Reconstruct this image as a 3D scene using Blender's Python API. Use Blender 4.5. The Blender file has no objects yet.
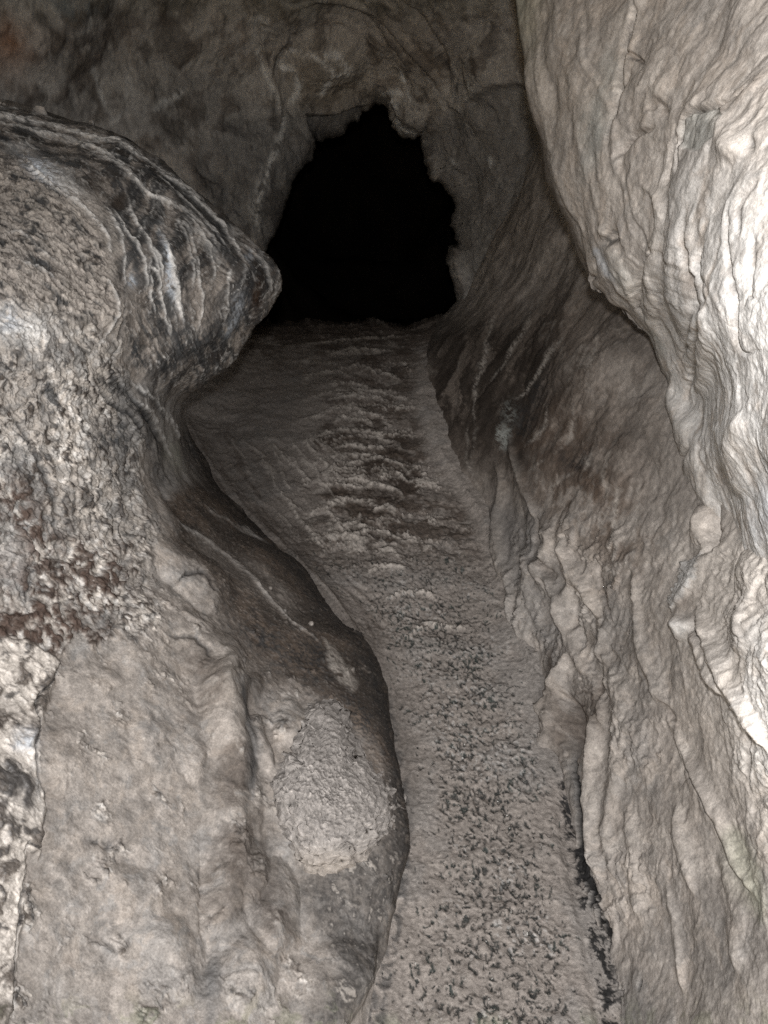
import bpy, math, random
import numpy as np
from concurrent.futures import ThreadPoolExecutor

# ------------------------------------------------------------------ camera model
W, H, F = 768, 1024, 773.0
CAM = np.array([0.0, 0.0, 1.6])
PITCH = math.radians(30)
FWD = np.array([0, math.cos(PITCH), -math.sin(PITCH)])
UPV = np.array([0, math.sin(PITCH), math.cos(PITCH)])
STEP = 1.25                     # mesh spacing, in picture pixels at the surface's own distance
rng = np.random.default_rng(7)
random.seed(7)

def point(u, v, d):
    u = np.asarray(u, float); v = np.asarray(v, float); d = np.asarray(d, float)
    x = (u - 384) / F * d
    y = (512 - v) / F * d
    return np.stack([x, UPV[1]*y + FWD[1]*d, CAM[2] + UPV[2]*y + FWD[2]*d], -1)

def floor_depth(v):
    y = (512 - np.asarray(v, float)) / F
    den = np.maximum(math.sin(PITCH) - math.cos(PITCH) * y, 0.04)
    return CAM[2] / den

# ------------------------------------------------------------------ noise
_pool = ThreadPoolExecutor(4)
_perm = np.random.default_rng(1).permutation(256).astype(np.int32)
_perm = np.concatenate([_perm, _perm, _perm])
_ang = np.random.default_rng(2).normal(size=(256, 3)); _ang /= np.linalg.norm(_ang, axis=1)[:, None]
_grad = _ang.astype(np.float32)

def _pn(x, y, z):
    xi = np.floor(x).astype(np.int32); yi = np.floor(y).astype(np.int32); zi = np.floor(z).astype(np.int32)
    xf = (x - xi).astype(np.float32); yf = (y - yi).astype(np.float32); zf = (z - zi).astype(np.float32)
    xi &= 255; yi &= 255; zi &= 255
    u = xf*xf*xf*(xf*(xf*6-15)+10); v = yf*yf*yf*(yf*(yf*6-15)+10); w = zf*zf*zf*(zf*(zf*6-15)+10)
    def g(a, b, c):
        h = _perm[_perm[_perm[(xi+a)] + yi + b] + zi + c]
        gr = _grad[h]
        return gr[..., 0]*(xf-a) + gr[..., 1]*(yf-b) + gr[..., 2]*(zf-c)
    x00 = g(0,0,0); x00 += u*(g(1,0,0)-x00)
    x10 = g(0,1,0); x10 += u*(g(1,1,0)-x10)
    x01 = g(0,0,1); x01 += u*(g(1,0,1)-x01)
    x11 = g(0,1,1); x11 += u*(g(1,1,1)-x11)
    x00 += v*(x10-x00); x01 += v*(x11-x01)
    return (x00 + w*(x01-x00)) * 1.6

def pn(x, y, z=0.0):
    x, y, z = np.broadcast_arrays(np.asarray(x, np.float32), np.asarray(y, np.float32), np.asarray(z, np.float32))
    sh = x.shape
    x = x.ravel(); y = y.ravel(); z = z.ravel()
    n = x.size
    if n < 20000: return _pn(x, y, z).reshape(sh)
    k = 8
    ix = np.linspace(0, n, k+1).astype(int)
    r = list(_pool.map(lambda i: _pn(x[ix[i]:ix[i+1]], y[ix[i]:ix[i+1]], z[ix[i]:ix[i+1]]), range(k)))
    return np.concatenate(r).reshape(sh)

def fbm(Q, scale, octaves=4, gain=0.5, seed=0, mode=0):
    """Q (...,2|3); scale = size of the largest feature, in Q's units"""
    f = 1.0/scale; a = 1.0; tot = 0; s = 0
    for o in range(octaves):
        so = seed*17.31 + o*9.73
        z = Q[..., 2]*f + so if Q.shape[-1] == 3 else so
        n = pn(Q[..., 0]*f + so*1.3, Q[..., 1]*f - so*0.7, z)
        if mode == 1: n = 1 - 2*np.abs(n)          # ridges
        elif mode == 2: n = 2*np.sqrt(n*n+.004) - 0.5       # billows, creases slightly rounded
        s = s + a*n; tot += a; a *= gain; f *= 2.07
    return s/tot*(1.55 if mode == 0 else 1.0)

def worley(U, V, size, seed=0, jitter=0.9):
    x = U/size; y = V/size
    xi = np.floor(x).astype(np.int64); yi = np.floor(y).astype(np.int64)
    f1 = np.full(x.shape, 9.0); f2 = np.full(x.shape, 9.0)
    for a in (-1, 0, 1):
        for b in (-1, 0, 1):
            h = _perm[(_perm[(xi+a+seed*7) & 255] + yi + b) & 255]
            h2 = _perm[(h + 37 + seed) & 255]
            px = xi + a + 0.5 + jitter*(h/255.0-0.5); py = yi + b + 0.5 + jitter*(h2/255.0-0.5)
            d = np.hypot(px-x, py-y)
            f2 = np.where(d < f1, f1, np.minimum(f2, d)); f1 = np.minimum(f1, d)
    return f1, f2

def ss(a, b, x):
    t = np.clip((x-a)/(b-a), 0, 1); return t*t*(3-2*t)

# ------------------------------------------------------------------ drawing on a surface's own (u,v)
def smooth_line(pts, n=8):
    p = np.array(pts, float)
    if len(p) < 3: return p
    q = np.vstack([2*p[0]-p[1], p, 2*p[-1]-p[-2]])
    out = []
    for i in range(1, len(q)-2):
        for t in np.linspace(0, 1, n, endpoint=False):
            a, b, c, d = q[i-1], q[i], q[i+1], q[i+2]
            out.append(0.5*((2*b)+(c-a)*t+(2*a-5*b+4*c-d)*t*t+(3*b-a-3*c+d)*t**3))
    out.append(p[-1]); return np.array(out)

def line_dist(U, V, line):
    best = np.full(U.shape, 1e9); par = np.zeros(U.shape); side = np.ones(U.shape)
    seg = np.linalg.norm(np.diff(line, axis=0), axis=1); cum = np.concatenate([[0], np.cumsum(seg)]); L = cum[-1]
    for i in range(len(line)-1):
        a = line[i]; b = line[i+1]; e = b-a; l2 = max(e@e, 1e-9)
        t = np.clip(((U-a[0])*e[0]+(V-a[1])*e[1])/l2, 0, 1)
        dx = U-(a[0]+t*e[0]); dy = V-(a[1]+t*e[1])
        d = dx*dx+dy*dy
        m = d < best
        best = np.where(m, d, best)
        par = np.where(m, (cum[i]+t*seg[i])/L, par)
        side = np.where(m, np.sign(e[0]*dy-e[1]*dx), side)
    return np.sqrt(best), par, side

def stroke(U, V, pts, width, taper=True, n=6, signed=False):
    """soft line drawn on the surface: 1 on the line, falling off over width"""
    line = smooth_line(pts, n)
    out = np.zeros(U.shape); sg = np.zeros(U.shape)
    m = 4*width
    box = (U > line[:, 0].min()-m) & (U < line[:, 0].max()+m) & (V > line[:, 1].min()-m) & (V < line[:, 1].max()+m)
    if not box.any(): return (out, sg) if signed else out
    d, par, side = line_dist(U[box], V[box], line)
    w = width*(0.35+0.65*np.sin(np.pi*np.clip(par, 0.03, 0.97))) if taper else width
    out[box] = np.exp(-(d/w)**2)*((ss(-.02, .2, par)*ss(1.02, .8, par)) if taper else 1)
    if signed:
        sg[box] = side*d
        return out, sg
    return out

def ell(U, V, cx, cy, rx, ry, rot=0, p=2.0):
    c, s = math.cos(math.radians(rot)), math.sin(math.radians(rot))
    x = ((U-cx)*c+(V-cy)*s)/rx; y = (-(U-cx)*s+(V-cy)*c)/ry
    return np.exp(-(x*x+y*y)**(p/2)*1.2)

def dome(U, V, cx, cy, rx, ry, rot=0):
    c, s = math.cos(math.radians(rot)), math.sin(math.radians(rot))
    x = ((U-cx)*c+(V-cy)*s)/rx; y = (-(U-cx)*s+(V-cy)*c)/ry
    return np.clip(1-(x*x+y*y), 0, 1)**1.1

def region(U, V, pts, soft):
    line = np.array(list(pts)+[pts[0]], float)
    ins = np.zeros(U.shape, bool)
    for i in range(len(line)-1):
        (x1, y1), (x2, y2) = line[i], line[i+1]
        if y1 == y2: continue
        c = ((y1 > V) != (y2 > V)) & (U < (x2-x1)*(V-y1)/(y2-y1)+x1)
        ins ^= c
    d, _, _ = line_dist(U, V, line)
    return ss(-soft, soft, np.where(ins, d, -d))

def rbf(ctrl, U, V):
    c = np.array(ctrl, float); X = c[:, :2]/400.0; n = len(c)
    def phi(r2): return 0.5*r2*np.log(r2+1e-9)
    A = np.zeros((n+3, n+3))
    A[:n, :n] = phi(((X[:, None]-X[None])**2).sum(-1)) + np.eye(n)*0.004
    A[:n, n] = 1; A[:n, n+1:] = X; A[n, :n] = 1; A[n+1:, :n] = X.T
    w = np.linalg.solve(A, np.concatenate([c[:, 2], [0, 0, 0]]))
    x = U.ravel()/400.0; y = V.ravel()/400.0
    out = w[n]+w[n+1]*x+w[n+2]*y
    for i in range(n):
        out = out + w[i]*phi((x-X[i, 0])**2+(y-X[i, 1])**2)
    return out.reshape(U.shape)

def tab(pairs, v):
    a = np.array(pairs, float); return np.interp(v, a[:, 0], a[:, 1])

def stab(pairs, v):              # smooth version of tab
    a = smooth_line(pairs, 10); return np.interp(v, a[:, 0], a[:, 1])

def rnd(x):                      # quarter-circle roll-off
    x = np.clip(x, 0, 1); return 1-np.sqrt(1-(1-x)**2)

# ------------------------------------------------------------------ meshes
def normals(P):
    a = np.empty_like(P); b = np.empty_like(P)
    a[1:-1] = P[2:]-P[:-2]; a[0] = P[1]-P[0]; a[-1] = P[-1]-P[-2]
    b[:, 1:-1] = P[:, 2:]-P[:, :-2]; b[:, 0] = P[:, 1]-P[:, 0]; b[:, -1] = P[:, -1]-P[:, -2]
    n = np.cross(a, b); n /= np.linalg.norm(n, axis=-1)[..., None]+1e-12
    return n

def facing(P, N):                # turn normals to the cave's inside, where the camera stands
    s = np.sign(((CAM-P)*N).sum(-1).mean()); return N*s

def displace(P, h, smooth=None):
    return P + facing(P, normals(P))*h[..., None]

def link(name, me, mat, parent=None):
    o = bpy.data.objects.new(name, me); me.materials.append(mat)
    bpy.context.scene.collection.objects.link(o)
    if parent: o.parent = parent
    return o

def mesh_from(name, verts, faces, col=None, rough=None, nrm=None):
    me = bpy.data.meshes.new(name)
    faces = np.asarray(faces, np.int32); k = faces.shape[1]
    me.vertices.add(len(verts)); me.vertices.foreach_set('co', np.asarray(verts, np.float32).ravel())
    me.loops.add(faces.size); me.loops.foreach_set('vertex_index', faces.ravel())
    me.polygons.add(len(faces)); me.polygons.foreach_set('loop_start', np.arange(0, faces.size, k, dtype=np.int32))
    me.update(calc_edges=True); me.validate()
    me.shade_smooth()
    if col is not None:
        at = me.attributes.new('stain', 'FLOAT_COLOR', 'POINT')
        c4 = np.ones((len(verts), 4), np.float32); c4[:, :3] = np.clip(col, 0.005, 0.9)
        at.data.foreach_set('color', c4.ravel())
    if rough is not None:
        at = me.attributes.new('gloss', 'FLOAT', 'POINT'); at.data.foreach_set('value', np.asarray(rough, np.float32).ravel())
    if nrm is not None:
        me.normals_split_custom_set_from_vertices(np.asarray(nrm, float))
    return me

def grid_faces(R, C, loop=False):
    i = np.arange(R*C).reshape(R, C)
    if loop: i = np.concatenate([i, i[:, :1]], 1)
    return np.stack([i[:-1, :-1], i[1:, :-1], i[1:, 1:], i[:-1, 1:]], -1).reshape(-1, 4)

def sheet_objects(P, col, rough, parts, pid, mat, parent, loop=False):
    """splits one continuous rock surface into part meshes that share their edge"""
    R, C = P.shape[:2]
    N = facing(P, normals(P)).reshape(-1, 3)
    Fq = grid_faces(R, C, loop)
    # wind the faces the same way as the normals
    v = P.reshape(-1, 3)
    s = np.cross(v[Fq[:, 1]]-v[Fq[:, 0]], v[Fq[:, 2]]-v[Fq[:, 0]])
    if ((s*N[Fq[:, 0]]).sum(-1)).mean() < 0: Fq = Fq[:, ::-1]
    pf = pid.reshape(-1)[Fq[:, 0]]
    obs = []
    for k, nm in enumerate(parts):
        f = Fq[pf == k]
        if not len(f): continue
        used = np.unique(f); mp = np.full(len(v), -1); mp[used] = np.arange(len(used))
        me = mesh_from(nm, v[used], mp[f], col.reshape(-1, 3)[used], rough.reshape(-1)[used],
                       N[used] if len(parts) > 1 else None)
        obs.append(link(nm, me, mat, parent))
    return obs

def empty(name, loc, label, cat, group=None):
    o = bpy.data.objects.new(name, None); bpy.context.scene.collection.objects.link(o)
    o.location = loc; o['label'] = label; o['category'] = cat; o['kind'] = 'thing'
    if group: o['group'] = group
    bpy.context.view_layer.update()
    return o

def hang(o, parent):             # keep the world place of a child
    o.parent = parent; o.matrix_parent_inverse = parent.matrix_world.inverted()

def tag(o, label, cat, group=None, kind=None):
    o['label'] = label; o['category'] = cat
    if group: o['group'] = group
    if kind: o['kind'] = kind

# ------------------------------------------------------------------ materials
def rock_material(name, bump=0.0007, fine=260.0, grain=0.26, spec=0.08):
    m = bpy.data.materials.new(name); m.use_nodes = True
    nt = m.node_tree; n = nt.nodes; l = nt.links
    bs = n['Principled BSDF']
    at = n.new('ShaderNodeAttribute'); at.attribute_name = 'stain'
    ag = n.new('ShaderNodeAttribute'); ag.attribute_name = 'gloss'
    tc = n.new('ShaderNodeTexCoord')
    n1 = n.new('ShaderNodeTexNoise'); n1.inputs['Scale'].default_value = fine; n1.inputs['Detail'].default_value = 5; n1.inputs['Roughness'].default_value = 0.65
    n2 = n.new('ShaderNodeTexNoise'); n2.inputs['Scale'].default_value = fine*0.22; n2.inputs['Detail'].default_value = 6; n2.inputs['Roughness'].default_value = 0.6
    l.new(tc.outputs['Object'], n1.inputs['Vector']); l.new(tc.outputs['Object'], n2.inputs['Vector'])
    mr = n.new('ShaderNodeMapRange'); mr.inputs['From Min'].default_value = 0.3; mr.inputs['From Max'].default_value = 0.7
    mr.inputs['To Min'].default_value = 1-grain; mr.inputs['To Max'].default_value = 1+grain
    l.new(n1.outputs['Fac'], mr.inputs['Value'])
    m2 = n.new('ShaderNodeMapRange'); m2.inputs['From Min'].default_value = 0.32; m2.inputs['From Max'].default_value = 0.68
    m2.inputs['To Min'].default_value = 1-grain*.9; m2.inputs['To Max'].default_value = 1+grain*.9
    l.new(n2.outputs['Fac'], m2.inputs['Value'])
    mm = n.new('ShaderNodeMath'); mm.operation = 'MULTIPLY'; l.new(mr.outputs['Result'], mm.inputs[0]); l.new(m2.outputs['Result'], mm.inputs[1])
    mr = mm
    mx = n.new('ShaderNodeVectorMath'); mx.operation = 'SCALE'
    l.new(at.outputs['Color'], mx.inputs[0]); l.new(mr.outputs['Value'], mx.inputs['Scale'])
    l.new(mx.outputs['Vector'], bs.inputs['Base Color'])
    l.new(ag.outputs['Fac'], bs.inputs['Roughness'])
    sp = n.new('ShaderNodeMapRange'); sp.inputs['From Min'].default_value = .3; sp.inputs['From Max'].default_value = .68
    sp.inputs['To Min'].default_value = .55; sp.inputs['To Max'].default_value = spec
    l.new(ag.outputs['Fac'], sp.inputs['Value']); l.new(sp.outputs['Result'], bs.inputs['Specular IOR Level'])
    ad = n.new('ShaderNodeMath'); ad.operation = 'MULTIPLY_ADD'; ad.inputs[1].default_value = 2.0
    l.new(n2.outputs['Fac'], ad.inputs[0]); l.new(n1.outputs['Fac'], ad.inputs[2])
    bp = n.new('ShaderNodeBump'); bp.inputs['Strength'].default_value = 1.0; bp.inputs['Distance'].default_value = bump
    l.new(ad.outputs['Value'], bp.inputs['Height']); l.new(bp.outputs['Normal'], bs.inputs['Normal'])
    return m

# albedos
BEIGE = np.array([0.345, 0.312, 0.282]); GREY = np.array([0.30, 0.288, 0.275]); WARM = np.array([0.40, 0.345, 0.295])
BROWN = np.array([0.080, 0.064, 0.053]); RUST = np.array([0.12, 0.07, 0.045]); BLACK = np.array([0.03, 0.03, 0.031])
WHITE = np.array([0.66, 0.65, 0.63]); BLUEW = np.array([0.55, 0.60, 0.66]); SLATE = np.array([0.09, 0.095, 0.10])
SAND = np.array([0.250, 0.224, 0.203]); CREAM = np.array([0.56, 0.515, 0.465]); GREEN = np.array([0.16, 0.18, 0.12])

def mixc(c, to, m):
    m = np.clip(m, 0, 1)[..., None]; return c*(1-m)+to*m

def full(c, shape): return np.broadcast_to(c, shape+(3,)).astype(float).copy()

def rows(a, b, step, before=(), after=()):
    return np.concatenate([np.array(before, float), np.arange(a, b, step), np.array(after, float)])

# ================================================================== LEFT WALL
def left_wall():
    Ubt = [(58, -700), (72, -420), (86, -180), (96, -60), (103, 0), (110, 40), (122, 92), (142, 134), (170, 172), (196, 202), (222, 232),
           (245, 260), (265, 277), (280, 284), (292, 284), (305, 278), (318, 270), (327, 258), (345, 247), (362, 236), (374, 224),
           (384, 203), (394, 186), (404, 181), (430, 191), (475, 215), (520, 250), (560, 291), (600, 330), (640, 362), (690, 385),
           (730, 394), (770, 401), (820, 407), (860, 407), (910, 402), (960, 392), (1000, 385), (1040, 380), (1500, 340)]
    vs = np.concatenate([np.arange(58, 96, 1.6), np.arange(96, 180, 0.7), np.arange(180, 1045, STEP), [1060, 1090, 1140, 1220, 1350, 1500]])
    ub = np.interp(vs, *np.array(Ubt, float).T)
    # dense columns inside the picture, coarse ones further left
    R = len(vs); nd = int(330*1.25/STEP); nc = 150; K = 18
    start = np.minimum(-25, ub-6)
    td = np.linspace(0, 1, nd)
    Ud = start[:, None]+(ub-start)[:, None]*td
    tc = np.linspace(1, 0, nc, endpoint=False)**1.35
    Uc = start[:, None]-tc*np.maximum(1, 720+start)[:, None]
    U = np.concatenate([Uc, Ud], 1); V = np.repeat(vs[:, None], U.shape[1], 1)
    line = np.stack([ub, vs], 1)
    Di = rbf([(-700,0,1.5),(-600,500,1.1),(-600,1100,0.9),(-600,1500,.9),(-250,100,2.0),(-250,300,1.4),(-250,800,1.15),
        (0,110,2.35),(0,200,1.97),(0,300,1.68),(0,420,1.64),(0,550,1.6),(0,700,1.45),(0,850,1.3),(0,1000,1.18),
        (80,150,2.3),(80,250,1.98),(80,350,1.83),(80,450,1.8),(80,600,1.72),(80,800,1.45),(80,1000,1.27),
        (160,220,2.25),(160,300,2.1),(160,360,2.15),(160,420,2.2),(160,520,2.05),(160,650,1.8),(160,800,1.57),(160,1000,1.33),
        (240,270,2.4),(240,320,2.4),(230,560,2.2),(240,700,1.84),(240,850,1.6),(240,1000,1.38),(320,680,2.0),(330,780,1.76),
        (320,900,1.58),(320,1020,1.41),(380,800,1.74),(370,950,1.53),(200,480,2.35),(280,620,2.2),(300,1200,1.2),(0,1300,1.0),(300,1500,1.0)], U, V)
    fd = floor_depth(vs)
    Db = np.interp(vs, [58,103,285,385,404,430,475,520,640,700,860,960,1000,1500], [2.7,2.66,2.72,2.62,2.75,3.3]+[0]*8)
    mode = np.interp(vs, [404,430,475], [0,0.2,1])
    fdoff = np.interp(vs, [475,640,700,770,860,910,960,1000,1500], [0.02,0.02,-0.12,-0.14,-0.08,-0.03,0.02,0.03,0.03])
    Db = np.where(vs > 470, fd+fdoff, np.where(vs > 404, np.interp(vs, [404,440,475],[2.75,3.35,3.52]), Db))
    wid = np.interp(vs, [60,150,290,350,400,475,560,640,690,760,870,930,1000,1500], [60,75,60,45,40,75,95,90,45,28,30,45,60,60])
    # perpendicular distance to the outline (subsampled line is enough)
    sub = line[::6]
    d = np.full(U.shape, 1e9)
    near = U > (ub[:, None]-330)
    d[near] = line_dist(U[near], V[near], sub)[0]
    d = np.minimum(d, np.maximum(ub[:, None]-U, 0)+0.0)
    g = rnd(d/wid[:, None])
    D = Di+(np.maximum(Db[:, None]-Di, 0))*g
    # curl back behind the outline
    tg = np.gradient(line, axis=0); tg /= np.linalg.norm(tg, axis=1)[:, None]+1e-9
    inn = np.stack([-np.abs(tg[:, 1]), tg[:, 0]*np.sign(tg[:, 1])], 1)
    inn[:, 1] = np.where(inn[:, 1] > 0, inn[:, 1], inn[:, 1])
    kk = np.arange(1, K+1)/K
    L = np.interp(vs, [60,300,390,420,500,1500], [0.9,0.9,0.6,0.35,0.15,0.15])
    Wc = np.interp(vs, [60,300,390,420,500,690,760,870,930,1500], [70,60,40,12,3,6,14,10,3,3])
    Uk = line[:, :1]+inn[:, :1]*Wc[:, None]*kk**1.7; Vk = line[:, 1:]+inn[:, 1:]*Wc[:, None]*kk**1.7
    Dk = D[:, -1:]+L[:, None]*kk**0.8
    ext = np.zeros(U.shape); U0, V0 = U, V
    U = np.concatenate([U, Uk], 1); V = np.concatenate([V, Vk], 1); D = np.concatenate([D, Dk], 1)
    curl = np.concatenate([ext, np.repeat(kk[None], R, 0)], 1)
    Up = np.concatenate([U0, np.repeat(line[:, :1], K, 1)+kk*25], 1); Vp = np.concatenate([V0, np.repeat(line[:, 1:], K, 1)], 1)
    P = point(U, V, D)
    # surface coordinates, gently warped so nothing drawn on it has a clean edge
    n1 = fbm(P, 0.10, 4, seed=1); n2 = fbm(P, 0.10, 4, seed=2)
    u = Up+7*n1; v = Vp+7*n2
    n3 = fbm(P, 0.025, 3, seed=8); n4 = fbm(P, 0.025, 3, seed=9)
    uf = Up+3.2*n1+1.6*n3; vf = Vp+3.2*n2+1.6*n4; u = u+3*n3; v = v+3*n4
    sh = U.shape
    ud = Up+8*fbm(P, .14, 2, .4, seed=5); vd = Vp+8*fbm(P, .14, 2, .4, seed=6)
    # ---- zones
    z_top = region(u, v, [(-800,40),(0,95),(110,120),(200,190),(300,280),(290,330),(215,400),(150,400),(125,340),(110,250),(80,200),(40,165),(-60,130),(-800,130)], 10)
    z_mott = region(u, v, [(-800,130),(-60,130),(40,165),(80,200),(112,250),(130,330),(60,330),(0,330),(-800,330)], 12)
    z_pop = region(u, v, [(-800,320),(0,300),(70,320),(118,345),(140,400),(138,470),(150,560),(152,620),(120,640),(75,640),(40,690),(15,760),(22,900),(0,1010),(-800,1010)], 10)
    z_edge = region(u, v, [(-300,640),(20,640),(62,660),(55,700),(32,730),(34,775),(42,800),(38,860),(24,850),(18,920),(12,1000),(0,1040),(-300,1040)], 4)
    z_slope = region(u, v, [(170,500),(215,470),(260,520),(330,600),(395,690),(420,800),(410,880),(385,850),(345,720),(300,690),(255,690),(205,600),(165,540)], 14)
    z_brown = region(u, v, [(175,505),(200,490),(260,540),(330,600),(380,680),(395,760),(378,735),(345,700),(300,672),(262,640),(230,585),(190,545)], 16)
    z_fold = region(u, v, [(108,375),(150,385),(185,400),(200,440),(200,500),(165,500),(140,450),(118,420)], 10)
    z_low = 1-np.clip(z_top+z_mott+z_pop+z_slope, 0, 1)
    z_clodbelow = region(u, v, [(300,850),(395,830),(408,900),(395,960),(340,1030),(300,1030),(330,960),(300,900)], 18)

    # ---- form
    h = 0.028*fbm(P, 0.5, 3, seed=3)
    h += 0.008*fbm(P, 0.16, 3, .4, seed=4)*(1-0.5*z_brown)
    # bumpy nodules of the lower face: (cx,cy,rx,ry,rot,height)
    for cx, cy, rx, ry, ro, hh in [(228,720,26,72,-14,.055),(232,855,34,92,4,.055),(262,742,11,34,-12,.026),(218,690,18,26,0,.03),
            (243,690,17,16,0,.02),(290,722,17,30,5,.02),(272,905,28,58,-18,.035),(186,575,50,26,35,.03),(206,652,40,24,30,.03),(160,620,40,34,0,.015),(255,960,30,60,10,.03),
            (285,575,70,22,42,.02),(60,760,40,30,0,.010),(120,770,30,22,20,.008),(110,900,60,40,10,.014),(150,740,24,40,0,.012),(90,690,34,22,0,.008),
            (170,940,30,24,0,.02),(335,990,60,40,-60,.03),(358,985,16,60,20,.02),(195,760,12,24,5,.012)]:
        h += hh*dome(ud, vd, cx, cy, rx, ry, ro)
    for cx, cy, rx, ry, ro, hh in [(197,625,26,8,25,.012),(180,575,18,7,40,-.010),(98,843,16,6,15,-.006),(98,842,10,4,15,-.004),(106,930,14,9,0,-.006),(210,880,10,60,5,-.02),
            (255,820,9,70,0,-.012),(262,930,10,30,10,-.015),(205,960,9,40,10,-.015)]:
        h += hh*ell(u, v, cx, cy, rx, ry, ro)
    P1 = displace(P, h)
    # ---- raised thin veins and ridges
    ridge = 0; rcol = np.zeros(sh)
    for pts, w, hh, cm in [
            ([(165,515),(185,528),(210,545),(232,560),(252,580),(270,602),(290,625),(312,642),(322,655)], 2.2, .006, .75),
            ([(200,505),(215,518),(235,528),(255,540),(270,550)], 1.7, .004, .7),
            ([(22,146),(32,166),(55,188),(85,212),(105,235),(114,262)],2.4,.006,.8),([(100,196),(116,226),(126,258),(128,290)],1.6,.004,.6),([(238,238),(262,262),(272,285),(268,300)],2.0,.005,.6),([(60,132),(95,150),(120,172),(150,196),(185,215)],2.0,.005,.8),([(150,175),(190,208),(222,240),(232,258)],1.6,.004,.7),([(178,212),(204,236),(216,262),(214,290)],1.5,.004,.6),([(142,225),(150,245),(166,290),(172,320),(176,345)],1.5,.004,.7),([(-60,106),(0,114),(50,121),(100,136),(140,158),(180,187),(215,218),(240,250),(243,275),(236,300)], 2.6, .007, .85),
            ([(-40,120),(20,124),(70,135),(110,158),(135,185),(150,205)], 2.0, .006, .7),
            ([(135,190),(170,205),(200,225),(225,255)], 2.2, .005, .6),
            ([(128,192),(135,215),(148,240),(160,262),(168,285)], 1.8, .006, .75),
            ([(162,230),(170,255),(178,275),(182,300),(186,330)], 2.4, .007, .9),
            ([(112,205),(125,230),(140,250),(147,268),(150,290)], 1.8, .006, .7),
            ([(148,262),(157,268),(166,266)], 1.4, .004, .8),
            ([(152,250),(150,268),(155,290),(162,320)], 1.4, .004, .7),
            ([(184,222),(195,250),(200,275),(206,300),(196,340)], 1.6, .005, .55),
            ([(172,215),(186,240),(194,262),(196,290)], 1.3, .004, .5),
            ([(232,262),(230,285),(226,310),(222,330)], 1.6, .004, .5),
            ([(90,352),(110,330),(118,300),(100,270)], 1.6, .005, .5),
            ([(112,370),(128,395),(150,412),(165,440),(175,470)], 2.4, .006, .6),
            ([(128,378),(150,395),(168,415),(182,450)], 2.2, .006, .55),
            ([(0,240),(20,232),(40,248),(60,262)], 1.6, .004, .4),
            ([(15,265),(40,272),(55,282)], 1.8, .004, .5),
            ([(277,262),(280,285),(276,305)], 1.8, .003, .5)]:
        m = stroke(uf, vf, pts, w)
        ridge = ridge+hh*m; rcol = np.maximum(rcol, cm*m)
    # ---- cracks / grooves
    crack = np.zeros(sh)
    for pts, w, a in [([(66,642),(61,660),(55,680),(38,700),(33,715),(35,735),(31,752),(34,775),(41,790),(44,812)], 1.0, 1),
                   ([(44,812),(38,850),(22,845),(20,880),(14,930),(12,990),(6,1030)], 1.2, .9),
                   ([(117,345),(112,360),(104,372)], 1.4, .9), ([(126,300),(122,325),(117,345)], 1.5, .8),
                   ([(103,555),(118,560),(112,610),(95,650)], 1.0, .3), ([(130,600),(115,625),(100,640)], 1.3, .5),
                   ([(93,375),(103,395),(125,415),(145,445),(155,455)], 2.6, 1), ([(110,378),(132,398),(150,425),(160,450)], 3.0, 1),
                   ([(150,470),(165,495),(175,500)], 2.0, .6),
                   ([(0,395),(40,470),(55,540),(60,590)], 2.2, .45), ([(165,640),(190,646),(205,665)], 2.0, .7), ([(170,590),(180,578),(195,580),(212,600)], 2.2, .8),
                   ([(20,195),(40,205),(70,235),(85,258)], 1.4, .6), ([(18,165),(32,180),(60,190)], 1.3, .6), ([(35,235),(60,240),(85,260),(88,290)], 1.6, .6)]:
        crack = np.maximum(crack, a*stroke(uf, vf, pts, w))
    # ---- textures
    warp = np.stack([fbm(P, 0.05, 3, seed=11), fbm(P, 0.05, 3, seed=12), fbm(P, 0.05, 3, seed=13)], -1)
    Q = P+0.02*warp
    bl1 = fbm(Q, 0.055, 5, 0.6, seed=14); bl2 = fbm(Q, 0.022, 5, 0.6, seed=15); bl3 = fbm(Q, 0.18, 4, 0.55, seed=16)
    worm = fbm(Q, 0.03, 4, 0.55, seed=17, mode=1)
    f1, f2 = worley(u+5*bl2, v+5*bl1, 11, 3); pop = np.clip(1-f1*1.3, 0, 1)
    f3, f4 = worley(u+4*bl1, v+4*bl2, 6, 5); pop2 = np.clip(1-f3*1.3, 0, 1)
    fine = fbm(P, 0.012, 4, 0.65, seed=18)
    speck = fbm(P, 0.007, 2, 0.6, seed=19)
    # streaks down the dome: follow the outline near it, hang steeper inside
    sd = np.concatenate([d, -25*np.repeat(kk[None], R, 0)], 1)
    ang = np.radians(np.interp(Vp, [100,200,300], [20,48,68]))
    across = Up*np.sin(ang)-Vp*np.cos(ang); along = Up*np.cos(ang)+Vp*np.sin(ang)
    S = np.stack([(across+6*bl3*2)/1.0, along/9.0], -1)
    st1 = fbm(S, 13, 4, 0.6, seed=21); st2 = fbm(S, 4.5, 3, 0.6, seed=22, mode=1)
    S2 = np.stack([(sd+8*bl3), (Up+Vp)/14.0], -1); st3 = fbm(S2, 9, 4, 0.6, seed=23)

    soft = fbm(Q, .06, 5, .65, seed=30)
    z_pop = ss(.2, .8, region(Up+9*n1, Vp+9*n2, [(-800,320),(0,300),(70,320),(118,345),(140,400),(138,470),(150,560),(152,620),(120,640),(75,640),(40,690),(15,760),(22,900),(0,1010),(-800,1010)], 26)+.75*soft*ss(560,620,v)+.35*soft)
    z_pop = z_pop*(1-.9*z_edge); z_mott = z_mott*(1-z_pop); z_low = 1-np.clip(z_top+z_mott+z_pop+z_slope, 0, 1)
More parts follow.
